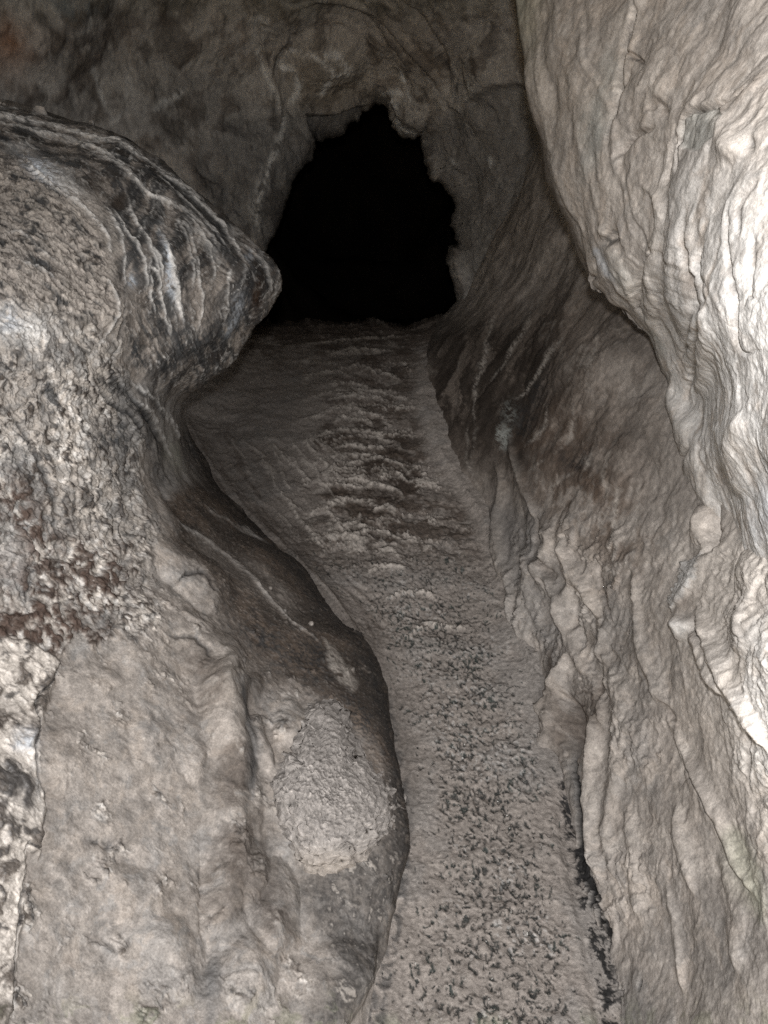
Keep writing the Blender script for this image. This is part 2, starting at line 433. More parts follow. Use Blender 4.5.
    hz = z_top*(0.0045*st1+0.0035*st2+0.003*st3)+z_mott*(0.009*worm+0.004*bl2)+z_pop*(0.005*pop*ss(-.2,.2,bl1)+0.004*pop2+0.006*bl1+.007*bl2+.004*worm)
    hz += z_edge*(0.014+.006*bl1+.003*bl2)
    hz += (1-z_top)*(1-z_pop)*0.0014*bl2+0.0009*fine+0.003*z_slope*np.clip(speck, 0, 1)
    hz += z_low*(0.004*fbm(P,.06,2,.4,seed=10)+0.0025*worm*ss(0.15, .5, bl3))
    hz += ridge-0.012*crack
    curlk = 1-0.6*np.clip(curl*2, 0, 1)
    P2 = displace(P1, hz*curlk)

    # ---- colour of the rock and what is deposited on it
    c = full(BEIGE*0.86, sh)
    bl5 = fbm(Q, .035, 5, .65, seed=28); cell = ss(.10, .0, np.abs(fbm(Q, .05, 4, .55, seed=29)))
    c = mixc(c, BEIGE*.5, cell*ss(-.1,.4,bl3+bl5)*.5); c = mixc(c, CREAM*.85, ss(.2,.5,bl5)*.4); c = mixc(c, SLATE*1.6, ss(.25,.55,bl5-.5*bl1)*.4)
    c = mixc(c, GREY*0.95, ss(-.1, .35, bl3)*0.6)
    c = mixc(c, WARM*0.9, ss(.05, .4, bl1)*0.4)
    c = mixc(c, BEIGE*0.6, ss(.08, .35, fbm(Q, 0.09, 5, .6, seed=24))*0.45)
    c = mixc(c, BEIGE*1.35, ss(.12, .35, fbm(Q, 0.06, 5, .62, seed=25))*0.35)
    # dome
    ct = full(BEIGE*0.95, sh)
    ct = mixc(ct, SLATE*0.6, ss(-.12, .22, st1)*0.9)
    ct = mixc(ct, BLACK*1.2, ss(.0, .28, st3)*0.85*ss(110, 20, sd))
    ct = mixc(ct, BROWN*0.6, ss(.05, .4, bl1)*0.6)
    ct = mixc(ct, BLACK*1.2, ss(.15, .5, bl2)*0.5)
    ct = mixc(ct, WHITE, ss(.64, .88, st2)*0.8*ss(-.4,.2,bl1))
    ct = mixc(ct, WHITE*.9, ss(.2,.45,fbm(S2, 5, 3, .6, seed=27))*.6*ss(60,20,sd))
    c = mixc(c, ct, z_top)
    for pts, w, k in [([(25,148),(55,156),(85,172)],7,.7),([(60,172),(90,192),(112,215)],6,.6),([(95,205),(112,240),(122,280),(120,320)],6,.75),([(70,150),(105,168),(132,190),(150,215)],6,.7),([(135,170),(175,195),(210,225),(232,255)],6,.9),([(110,190),(128,225),(138,260),(140,300)],5,.75),([(168,225),(182,255),(190,290),(190,320)],4.5,.85),([(200,240),(212,262),(216,290)],4.5,.7),([(205,300),(222,305),(232,290)],6,.5),([(150,285),(158,310),(170,345)],5,.8),([(185,360),(212,348),(236,330)],9,.8),([(130,330),(140,350),(150,372)],7,.75),([(240,262),(248,285),(246,310)],5,.6)]:
        c = mixc(c, BLACK*1.15, stroke(uf, vf, pts, w)*k*ss(-.55, .05, bl2+.4*st2-.2))
    c = mixc(c, SLATE*.5, stroke(u, v, [(150,160),(185,195),(215,225),(235,260)], 12)*0.75*ss(-.4,.2,st2))
    c = mixc(c, BLACK*1.3, stroke(u, v, [(60,112),(130,138),(200,190),(262,255)], 3.2)*0.8*ss(-.3,.3,bl2+.1))
    for pts, w in [([(156,275),(160,300),(168,325),(175,335)], 6.5), ([(160,235),(156,255),(163,262)], 4), ([(128,235),(138,260),(134,285)], 6),
                   ([(140,215),(150,245),(158,262)], 4), ([(190,305),(185,330),(180,345)], 5), ([(172,365),(185,350),(210,335),(228,318)], 11), ([(138,345),(142,365)], 8), ([(215,225),(225,245),(235,258)], 7)]:
        c = mixc(c, SLATE*0.62, stroke(uf, vf, pts, w, taper=False)*ss(-.5, .1, bl2)*0.92)
    c = mixc(c, BEIGE*.75, ell(u, v, 205, 300, 20, 28, 25)*.6); c = mixc(c, BEIGE*.95, ell(u, v, 136, 300, 8, 26, 0)*.8)
    # mottled field
    cm = full(BEIGE*0.95, sh)
    cm = mixc(cm, BROWN*0.7, ss(.0, .4, bl2+0.5*bl1)*0.85); cm = mixc(cm, BLACK*1.3, ss(.15,.45,fine+.5*bl2)*.6)
    cm = mixc(cm, SLATE*.5, ss(.0, .35, bl1-.3*bl3)*0.85)
    cm = mixc(cm, CREAM, ss(.35, .75, worm)*0.55)
    c = mixc(c, cm, z_mott)
    # popcorn crust: pale knobs, brown hollows
    cp = full(CREAM*0.92, sh)
    cp = mixc(cp, WHITE, ss(.35, .8, pop)*0.5)
    cp = mixc(cp, BEIGE*.62, ss(-.1,.3,bl3)*.6); cp = mixc(cp, SLATE*1.2, ss(.1,.4,fbm(Q,.12,4,.6,seed=32))*.55); cp = mixc(cp, BROWN*0.7, ss(.05, .4, bl2+0.35*bl1+.15*ss(520,600,v))*0.92); cp = mixc(cp, BLACK*1.5, ss(.2,.5,fine+.6*bl2)*.75)
    cp = mixc(cp, GREY*.6, ss(.05, .3, fbm(Q, 0.035, 4, .6, seed=26))*0.5)
    cp = mixc(cp, np.array([.075,.052,.042]), np.clip(ell(u,v,90,570,44,30,20)+ell(u,v,12,600,44,70,0)+ell(u,v,18,510,20,50,-25)+.8*ell(u,v,60,640,50,30)+.8*ell(u,v,95,600,26,24,0)+ell(u,v,10,690,24,34)+.7*ell(u,v,30,640,36,20),0,1)*ss(-.45, .12, bl1+.7*bl2)*0.92)
    cp = mixc(cp, SLATE*.9, np.clip(ell(u,v,110,435,22,13,-20)+.8*ell(u,v,48,395,10,26,10)+.6*ell(u,v,20,450,14,20),0,1)*ss(-.25,.2,bl2)*.8)
    c = mixc(c, cp, z_pop)
    # pale edge crust low on the left
    ce = full(CREAM*.95, sh); ce = mixc(ce, BROWN*.8, ss(-.15, .25, bl1+.5*bl2)*.9); ce = mixc(ce, BROWN*.9, ss(-.1,.4,bl3)*.6); ce = mixc(ce, BLACK*1.3, ss(.2,.5,bl2)*.7); ce = mixc(ce, BLACK*1.4, np.clip(ell(u,v,14,800,15,26,10)+ell(u,v,4,790,14,40),0,1)*ss(-.5,.15,bl1)*.85)
    c = mixc(c, ce, z_edge*.9)
    # white blots
    for cx, cy, rx, ry, ro, col, k in [(46,171,26,10,38,BLUEW*1.4,1.0),(66,186,16,8,38,WHITE*1.2,.9),(170,268,3.5,30,-14,BLUEW*1.3,.9),(75,190,26,6,38,WHITE,.8),(112,232,6,22,-20,CREAM,.7),(62,178,22,8,35,WHITE,.6),(90,205,20,14,40,CREAM,.7),(28,332,26,17,0,WHITE*1.05,.9),(8,322,12,14,0,BLUEW,.6),(134,278,4.5,8,-15,BLUEW*1.1,.95),
            (172,272,3.2,24,-14,BLUEW*1.05,.95),(237,315,7,20,12,BLUEW*.9,.7),(230,330,6,8,30,BLUEW*.9,.6),(248,256,4,9,20,BLUEW*.8,.6),(231,275,3,5,0,WHITE,.8),(8,560,14,30,0,WHITE*.9,.4),(20,748,12,10,0,BLUEW,.7),(30,790,6,30,0,WHITE*.9,.5),
            (172,455,9,20,-20,GREEN*2.0,.5),(160,430,8,16,-35,WHITE*.7,.5)]:
        c = mixc(c, col, ell(uf, vf, cx, cy, rx, ry, ro)*k*ss(-.5, .05, bl2))
    # round dark pit
    pit = ell(uf, vf, 120, 200, 9, 9.5, 0, 4)
    c = mixc(c, BROWN*.8, pit*.9); c = mixc(c, SLATE*.7, ell(uf, vf, 122, 225, 10, 16, 10)*.5)
    c = mixc(c, RUST*.35, ell(uf, vf, 258, 296, 6.5, 19, 4, 3)*ss(-.6,0,bl2)*.9)
    c = mixc(c, SLATE*.9, ell(u, v, 60, 155, 26, 9, 30)*.75*ss(-.2,.2,bl2)); c = mixc(c, BROWN*.8, ell(u, v, 100, 178, 20, 10, 25)*.7*ss(-.2,.2,bl2))
    c = mixc(c, SLATE*.8, ell(u,v,35,265,24,6,15)*.7)
    # dark folds at the neck of the dome
    c = mixc(c, GREY*.75, z_fold*.6); 
    c = mixc(c, BLACK*1.2, np.clip(stroke(uf, vf, [(105,378),(125,398),(143,420),(158,452)], 8, taper=False)+.9*stroke(uf, vf, [(132,385),(155,400),(172,425)], 6)+.6*stroke(uf,vf,[(150,455),(170,490)],7), 0, 1)*ss(-.45, .15, bl2)*.93)
    # brown-black slope above the sand
    dk = full(BROWN*0.75, sh); dk = mixc(dk, np.array([.15,.115,.09]), ss(-.15,.35,bl3)*.7); dk = mixc(dk, BEIGE*.8, ss(.28, .5, speck+.2*bl2)*.5); dk = mixc(dk, BLACK*.9, ss(.12, .4, bl2)*.6)
    c = mixc(c, dk, np.clip(z_slope*.7+z_brown, 0, 1)*.93)
    c = mixc(c, BLACK, stroke(u, v, [(195,440),(225,495),(265,540),(320,600),(365,655),(388,705),(398,760),(404,830),(402,890)], 13, taper=False)*.78*ss(-.6,.1,bl2))
    c = mixc(c, BEIGE*.75, ell(u,v,268,596,48,13,42)*.75); c = mixc(c, BEIGE*.62, ell(u,v,215,560,30,13,40)*.55)
    c = mixc(c, SLATE*.55, ell(u,v,270,645,44,14,30)*.7*ss(-.4,.2,bl2))
    c = mixc(c, BLACK*1.1, np.clip(ell(u,v,310,660,30,22,40)+ell(u,v,362,720,18,34,-20),0,1)*ss(-.05,.2,speck+.35*bl2)*.9)
    c = mixc(c, CREAM*.75, region(uf+3*bl2,vf+3*bl1,[(322,642),(330,648),(343,664),(357,683),(354,692),(340,682),(327,664)],3)*.75*ss(-.6,.0,bl2))
    # brown-grey skin on the nodules
    for cx, cy, rx, ry, ro in [(236,770,22,52,-8),(233,865,30,80,4),(272,915,20,50,-15),(200,665,22,14,25),(222,700,40,30,0)]:
        c = mixc(c, np.array([.075,.060,.050]), ell(u,v,cx,cy,rx,ry,ro,3)*.75*ss(-.6,.1,bl3+bl1))
    c = mixc(c, np.array([.10,.09,.082]), np.clip(stroke(u,v,[(205,640),(232,690),(252,740),(262,800),(268,860),(280,930)],15,taper=False)+.8*stroke(u,v,[(190,700),(205,780),(214,860),(212,940)],8),0,1)*ss(-.5,.3,bl3+bl1)*.6)
    c = mixc(c, SLATE*.9, np.clip(stroke(u,v,[(236,680),(246,720),(254,770),(258,800)],9)+.9*stroke(u,v,[(213,945),(210,985),(205,1040)],11),0,1)*.65)
    c = mixc(c, CREAM*.8, ell(u,v,222,700,12,44,-12)*.45)
    # dark grey hollow under the clod
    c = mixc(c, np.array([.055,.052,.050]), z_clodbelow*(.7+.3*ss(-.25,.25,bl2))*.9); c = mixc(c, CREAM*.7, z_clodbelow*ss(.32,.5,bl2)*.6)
    c = mixc(c, SLATE*.6, np.clip(ell(u,v,98,843,18,6,15)+ell(u,v,106,928,16,10,10)+.6*ell(u,v,82,665,7,12)+.5*ell(u,v,42,732,12,5),0,1)*ss(-.25,.2,bl2)*.7)
    c = mixc(c, GREEN*.9, ss(985,1030,v)*ss(.05,.3,bl1)*.5)
    c = mixc(c, WHITE*1.1, np.clip(rcol*1.15,0,1)*(1-.6*z_brown)*ss(-.6,.1,bl2)); c = mixc(c, BEIGE*.8, rcol*z_brown*.7)
    c = mixc(c, BLACK*1.2, crack*.85)
    c *= (1+0.16*fine+0.10*speck)[..., None]
    c = np.clip(c, 0.012, 0.8)
    rough = 0.74-0.28*z_brown-0.40*z_top*ss(-.5,.3,bl1)-.3*z_edge-.2*z_mott*ss(0,.3,bl1)+0.12*fine
    # ---- parts
    pid = np.zeros(sh, int)                       # 0 rock_face
    pid[(Vp < 330+.45*np.clip(Up,0,300))] = 1    # overhang
    pid[(region(Up, Vp, [(-900,332),(0,330),(138,395),(140,470),(150,560),(150,625),(120,640),(75,640),(40,690),(15,760),(22,900),(0,1010),(-900,1010)], 1) > 0.5) & (pid == 0)] = 2                          # calcite crust
    root = empty('cave_wall', (-1.1, 1.6, 0.0), 'rugged left wall with a bulging dark streaked dome above and smooth beige lumps below', 'rock wall')
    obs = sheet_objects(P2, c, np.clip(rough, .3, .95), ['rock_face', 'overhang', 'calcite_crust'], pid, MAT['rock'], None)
    for o in obs: hang(o, root)
    return dict(P=P2, U=Up, V=Vp, curl=curl)

# ================================================================== RIGHT LOWER WALL
def right_wall():
    Uct = [(-160,600),(100,540),(200,505),(260,480),(296,466),(318,446),(335,432),(350,426),(380,424),(410,425),(435,431),(460,441),(490,460),(520,480),(570,499),(620,512),
           (680,530),(720,542),(760,553),(800,562),(850,569),(890,578),(940,588),(980,596),(1024,602),(1100,612),(1500,650)]
    vs = np.concatenate([np.arange(-160,180,8), np.arange(180,1045,STEP), [1060,1090,1140,1220,1350,1500]])
    uc = np.interp(vs, *np.array(Uct, float).T)
    R = len(vs); nd = int(290*1.25/STEP); nc = 110; K = 12
    end = np.full(R, 792.0)
    Ud = uc[:, None]+(end-uc)[:, None]*np.linspace(0, 1, nd)
    Uc = 792+(np.linspace(0, 1, nc+1)[1:]**1.35)*600
    Uc = np.repeat(Uc[None], R, 0)
    U = np.concatenate([Ud, Uc], 1); V = np.repeat(vs[:, None], U.shape[1], 1)
    Di = rbf([(500,330,3.9),(500,400,3.4),(480,450,3.3),(560,330,3.0),(560,400,2.7),(560,480,2.45),(640,330,2.28),(640,400,2.08),(640,480,1.98),(665,440,1.88),(700,440,1.72),(720,400,1.78),
        (560,560,2.3),(640,560,1.84),(720,560,1.36),(600,660,2.0),(680,660,1.5),(760,660,1.06),(600,760,1.82),(680,760,1.5),(760,760,1.12),(620,860,1.66),(700,860,1.4),
        (768,860,1.16),(640,960,1.5),(720,960,1.28),(768,1000,1.1),(560,250,3.6),(560,150,4.0),(520,280,4.2),(700,200,2.6),(900,400,1.3),(900,700,1.0),(900,1000,0.98),
        (1300,500,0.95),(1300,1000,0.85),(700,1500,.95),(1300,1500,.6),(600,-160,4.2),(900,-160,2.6),(1300,-100,1.5)], U, V)
    fd = floor_depth(vs)
    Db = np.where(vs > 320, fd, np.interp(vs, [-160,200,320],[5.0,5.5,5.6]))+0.02
    wid = np.interp(vs, [-160,300,340,400,500,600,700,780,1000,1500],[60,60,70,95,80,55,35,16,14,14])
    line = np.stack([uc, vs], 1)
    d = np.maximum(U-uc[:, None], 0); nr = d < 160
    d[nr] = np.minimum(d[nr], line_dist(U[nr], V[nr], line[::6])[0])
    D = Di+np.maximum(Db[:, None]-Di, 0)*rnd(d/wid[:, None])
    kk = np.arange(K, 0, -1)/K
    Uk = uc[:, None]-2*kk; Dk = D[:, :1]+0.25*kk
    U0 = U; U = np.concatenate([Uk, U], 1); V = np.repeat(vs[:, None], U.shape[1], 1); D = np.concatenate([Dk, D], 1)
    d = np.concatenate([-8*np.repeat(kk[None], R, 0), d], 1)
    P = point(U, V, D); sh = U.shape
    n1 = fbm(P, 0.12, 4, seed=31); n2 = fbm(P, 0.12, 4, seed=32)
    u = U+8*n1; v = V+8*n2; uf = U+3*n1; vf = V+3*n2
    warp = np.stack([fbm(P, 0.07, 3, seed=33), fbm(P, 0.07, 3, seed=34), fbm(P, 0.07, 3, seed=35)], -1)
    Q = P+0.03*warp
    bl1 = fbm(Q, 0.07, 5, .58, seed=36); bl2 = fbm(Q, 0.025, 5, .6, seed=37); bl3 = fbm(Q, 0.22, 4, .55, seed=38)
    fine = fbm(P, 0.012, 4, .62, seed=39)
    # flow direction: slanting in the upper part, hanging lower down
    ang = np.radians(np.interp(V, [300,400,470,560,700,1000],[118,112,80,68,78,86])+np.interp(U, [430,600,760],[8,0,-2]))
    across = U*np.sin(ang)-V*np.cos(ang); along = U*np.cos(ang)+V*np.sin(ang)
    # straighten: use integrated coordinate instead of a rotating frame so streaks stay continuous
    lean = np.interp(V, np.arange(-160,1501,20), np.cumsum(np.interp(np.arange(-160,1501,20), [250,400,470,560,680,1000],[-.55,-.42,.15,.34,.22,.06])*20))
    k_lean = 1-0.55*ss(560, 760, U)
    xa = U-lean*k_lean+14*bl3
    S = np.stack([xa, V/9.0], -1)
    st1 = fbm(S, 26, 4, .55, seed=41); st2 = fbm(S, 9, 4, .6, seed=42); st3 = fbm(np.stack([xa, V/14.0], -1), 4.5, 3, .6, seed=43)
    sr = fbm(np.stack([xa+4*bl1*3, V/5.0], -1), 30, 4, .5, seed=44, mode=1)
    z_up = ss(520, 440, v-0.25*(u-520)); z_low = 1-z_up
    z_drape = ss(490, 540, v)*ss(960, 860, v)*ss(700, 560, u-0.12*(v-520))
    z_crustR = ss(0, 60, u-(640+0.28*(v-560)))*ss(480, 560, v)
    h = 0.03*fbm(P, 0.6, 3, seed=45)+0.009*bl3
    h += z_up*(0.005*st1+0.0022*st2+0.0012*st3)
    h += z_low*(0.006*st1+0.0012*st2)+z_drape*(0.026*np.clip(sr, -.2, 1)**2)
    h += z_crustR*(0.007*bl1+0.003*bl2)
    # drapery folds drawn where they hang: ridge lines and the grooves beside them
    rc = np.zeros(sh); gc = np.zeros(sh)
    for pts, w, hh in [([(490,455),(500,490),(497,530),(503,560),(515,590),(520,640)],6,.03),([(505,430),(515,468),(530,500),(540,525)],4,.02),([(528,545),(535,570),(530,600),(528,660)],9,.03),
            ([(545,520),(556,545),(548,572),(565,600),(572,640)],6,.03),([(565,535),(575,565),(590,590),(604,620)],6,.03),([(580,570),(572,610),(578,650),(600,690)],8,.03),
            ([(575,650),(560,690),(552,730),(548,770)],7,.03),([(606,690),(600,730),(596,780),(602,850),(610,890)],8,.035),([(556,700),(545,730),(550,760)],5,.02),
            ([(600,640),(622,680),(626,720),(616,800),(618,880)],9,.018),([(636,560),(640,620),(655,680),(668,720)],5,.012),([(690,600),(705,640),(725,680),(748,720),(768,760)],6,.022),
            ([(668,720),(690,770),(712,810),(735,860),(760,900)],6,.018),([(680,800),(690,850),(700,900)],6,.012),([(668,880),(675,930),(680,1000)],5,.010),
            ([(612,620),(608,660),(618,700)],5,.015),([(632,800),(640,860),(642,930)],7,.012),([(720,850),(735,900),(742,980)],8,.012)]:
        m = stroke(uf, vf, pts, w); h += hh*m; rc = np.maximum(rc, m)
    for pts, w, hh in [([(491,510),(490,545),(500,585),(512,600)],3.5,.022),([(536,512),(545,545),(562,590)],2.5,.018),([(552,575),(562,620),(568,640)],2.5,.02),([(590,600),(575,635)],2.5,.012),
            ([(566,690),(575,720),(572,760)],8,.035),([(553,740),(556,800),(575,850)],3.5,.02),([(598,560),(605,590),(620,625)],2.2,.012),([(676,740),(690,775),(708,812),(722,850)],2.6,.018),
            ([(612,650),(600,700),(606,740)],3,.014),([(730,700),(742,740),(745,790)],2.5,.010),([(660,700),(672,722)],3,.01)]:
        m = stroke(uf, vf, pts, w); h -= hh*m; gc = np.maximum(gc, m)
    # seepage holes along the foot
    h -= .010*stroke(u,v,[(570,740),(574,790),(582,850),(590,900)],6,taper=False)
    hole = np.clip(ell(u,v,575,800,6,60,-3)+ell(u,v,583,856,9,36,-6)+ell(u,v,594,895,8,18,-25)+ell(u,v,600,962,9,50,2)+.8*ell(u,v,606,925,5,12,-20)+.7*ell(u,v,612,1000,14,30)+.7*ell(u,v,636,982,3,10)+.5*ell(u,v,620,915,3,8), 0, 1)
    holed = ss(.35, .7, hole*(1+.9*bl2+.5*fine))
    h -= 0.012*holed
    # dripstone knob with a tube above it, and the wrinkled lumps beside it
    tube = stroke(uf, vf, [(701,545),(694,562),(684,585),(679,605),(681,622)], 6.5, taper=False)
    h += 0.014*tube+0.016*dome(uf,vf,683,628,8,14,0)+.02*stroke(uf,vf,[(688,628),(698,650),(708,675),(722,700)],6)
    h += .016*dome(u,v,738,620,13,34,12)*(1+.3*bl2)+.014*dome(u,v,742,560,30,34)
    h -= .03*stroke(uf,vf,[(701,478),(706,505),(702,540),(692,555)],5)
    h += .02*dome(u,v,695,520,8,24,8)
    fl = region(uf+2*fine*2, vf, [(694,550),(688,556),(676,560),(672,580),(668,600),(674,612),(682,600),(690,575)], 1.2)
    h += .005*fl*(1+.4*fine)
    ledge = region(u, v, [(452,300),(500,302),(540,230),(560,250),(520,330),(460,330)], 8)
    P1 = displace(P, h+0.001*fine+0.0012*bl2*z_low)
    # ---- colour
    c = full(BEIGE*.95, sh)
    c = mixc(c, GREY*.75, ss(-.1,.4,bl3)*.55); c = mixc(c, WARM, ss(.0,.35,bl1)*.4); c = mixc(c, BEIGE*.5, ss(.05,.0,np.abs(bl1))*ss(0,.4,bl3+bl2)*.35)
    c = mixc(c, BEIGE*.66, ss(0,.35,st1)*.5); c = mixc(c, CREAM*.9, ss(.1,.4,st2)*.3); c = mixc(c, BEIGE*.6, ss(.1,.4,bl2)*.3)
    cu = full(np.array([.29,.245,.21]), sh)
    cu = mixc(cu, BROWN*.75, ss(-.12,.28,st1+.4*bl1)*.75); cu = mixc(cu, BEIGE*1.0, ss(.08,.5,st2)*.5); cu = mixc(cu, BROWN*.8, ss(.1,.4,-st3)*.5); cu = mixc(cu, CREAM*.8, ss(.3,.6,st3)*.4)
    toR = ss(545, 660, u+0.15*(v-400)); cu = mixc(cu, BEIGE*.92, toR*.85*(.6+.8*ss(-.2,.3,-st1)))
    c = mixc(c, cu, z_up)
    c = mixc(c, BEIGE*1.15*(1+.7*bl1+.4*st2)[...,None], ss(350, 275, v+.35*(u-480)))  # paler near the back wall, colour lifted to offset grazing, shadowed light
    dark = region(u, v, [(418,330),(450,318),(530,318),(565,350),(560,400),(545,450),(520,480),(490,455),(455,470),(432,440),(420,400)], 26)
    c = mixc(c, BROWN*.45, dark*.92*(.45+.55*ss(-.25,.2,.7*st2+.5*st1+.15)))
    c = mixc(c, BROWN*.75, region(u, v, [(425,400),(500,440),(520,520),(505,560),(470,500),(440,460)], 20)*.55)
    rusty = region(u, v, [(505,430),(560,400),(610,430),(640,500),(645,570),(612,590),(585,530),(540,515)], 26)
    c = mixc(c, np.array([.10,.073,.056]), rusty*.75*ss(-.35,.2,bl1+.5*st2)); c = mixc(c, np.array([.10,.07,.052]), stroke(u,v,[(560,455),(580,470),(600,500),(598,550)],10)*.6*ss(-.2,.2,bl2))
    c = mixc(c, BLACK*1.1, np.clip(ell(u,v,520,420,16,20)+ell(u,v,580,462,20,12,-30)+ell(u,v,535,392,12,22,25)+.6*ell(u,v,560,455,18,10),0,1)*ss(-.35,.2,bl2)*.75)
    pale = np.zeros(sh)
    for pts, w, a in [([(511,304),(494,326),(485,357),(475,399),(476,430)],2.4,.55),([(532,300),(527,323),(508,355),(488,388)],2.0,.5),([(566,326),(550,350),(534,378),(521,391),(508,402)],2.2,.6),
            ([(547,404),(545,425),(528,442),(520,448)],2,.6),([(574,399),(568,435),(556,450)],2.2,.4),([(470,420),(466,455),(476,490)],1.6,.3),([(483,425),(476,436),(472,470)],1.5,.3),
            ([(600,330),(590,370),(585,400)],3,.35),([(560,340),(563,355),(560,362)],3,.5),([(612,440),(606,470),(610,500)],3,.35),([(592,450),(585,460),(590,468)],4,.5),([(620,480),(616,520),(612,560)],2,.6),
            ([(510,455),(516,478),(522,495)],3,.6),([(640,470),(634,520),(636,560)],3,.3),([(655,440),(650,500)],3,.3),([(545,460),(530,468),(525,472)],1.5,.4),([(575,470),(562,480),(545,488)],1.6,.4)]:
        pale = np.maximum(pale, a*stroke(uf, vf, pts, w))
    c = mixc(c, CREAM*.75, np.clip(pale*1.9,0,1)*ss(-.4,.25,bl2+.5*fine)*.85)
    c = mixc(c, np.array([.33,.345,.325]), np.clip(ell(uf+2*fine*3,vf,502,436,5,14,5,5)*ss(-.6,-.1,fine)+.8*ell(uf,vf,507,412,7,10)*ss(-.05,.15,bl2),0,1)*.9)
    c = mixc(c, SLATE*1.6, region(u, v, [(490,500),(540,520),(580,620),(560,660),(520,640)], 20)*.35)
    c = mixc(c, BROWN*1.1, np.clip(region(u, v, [(555,690),(600,680),(612,700),(590,760),(565,760),(548,740)], 12)*.75+.8*stroke(u,v,[(562,640),(556,690)],7),0,1)*ss(-.5,.2,st2))
    c = mixc(c, GREY*.5, stroke(u,v,[(567,735),(570,790),(580,860)],9)*.7)
    c = mixc(c, BLACK*.55, holed*.97); c = mixc(c, SLATE*.8, hole*(1-holed)*.5)  # recess dark painted into the holes, together with black wet stain
    c = mixc(c, GREY*.55, region(u, v, [(600,980),(650,930),(640,900),(665,940),(650,1040),(590,1040)], 14)*.55*ss(-.3,.2,bl1))
    # pale crust with the lamp's wash and wet sheen painted in, cracks
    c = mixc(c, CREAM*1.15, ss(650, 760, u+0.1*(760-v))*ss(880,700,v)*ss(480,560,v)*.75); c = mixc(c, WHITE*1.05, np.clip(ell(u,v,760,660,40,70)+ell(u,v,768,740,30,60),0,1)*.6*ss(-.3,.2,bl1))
    c = mixc(c, GREEN*1.6, stroke(u,v,[(720,820),(745,870),(768,930)],14)*.3); c = mixc(c, WHITE*.85, fl*.8)
    c = mixc(c, BROWN*1.6, ell(uf,vf,683,604,8,14)*.6); c = mixc(c, WHITE, ell(uf,vf,684,628,5,9)*.7); c = mixc(c, BEIGE*.7, ell(u,v,738,620,14,34,12)*.7*ss(-.3,.1,bl2))
    c = mixc(c, BROWN*1.4, gc*.55); c = mixc(c, SLATE*.8, stroke(uf,vf,[(676,740),(690,775),(708,812),(722,850)],3)*.55*ss(-.3,.1,bl2)); c = mixc(c, CREAM*.85, rc*.18)
    c = mixc(c, GREEN*1.1, ss(985,1030,v)*ss(.0,.3,bl1)*.35)
    c = mixc(c, SAND, ss(10, -4, d)*ss(420,520,v)*.7)
    c *= (1+.14*fine)[..., None]; c = np.clip(c, .012, .78)
    rough = 0.75+.08*fine-.12*z_up
    root = empty('cave_wall', (1.0, 1.8, 0.0), 'lower right wall of draped flowstone, dark brown above, grey folds below, beside the sandy path', 'rock wall')
    pid = np.zeros(sh, int); pid[(z_up > .5)] = 1
    pid[ss(0, 60, u-(640+0.28*(v-560)))*ss(540, 580, v) > .35] = 2
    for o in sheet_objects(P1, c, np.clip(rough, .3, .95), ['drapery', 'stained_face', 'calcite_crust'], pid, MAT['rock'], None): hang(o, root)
    return root

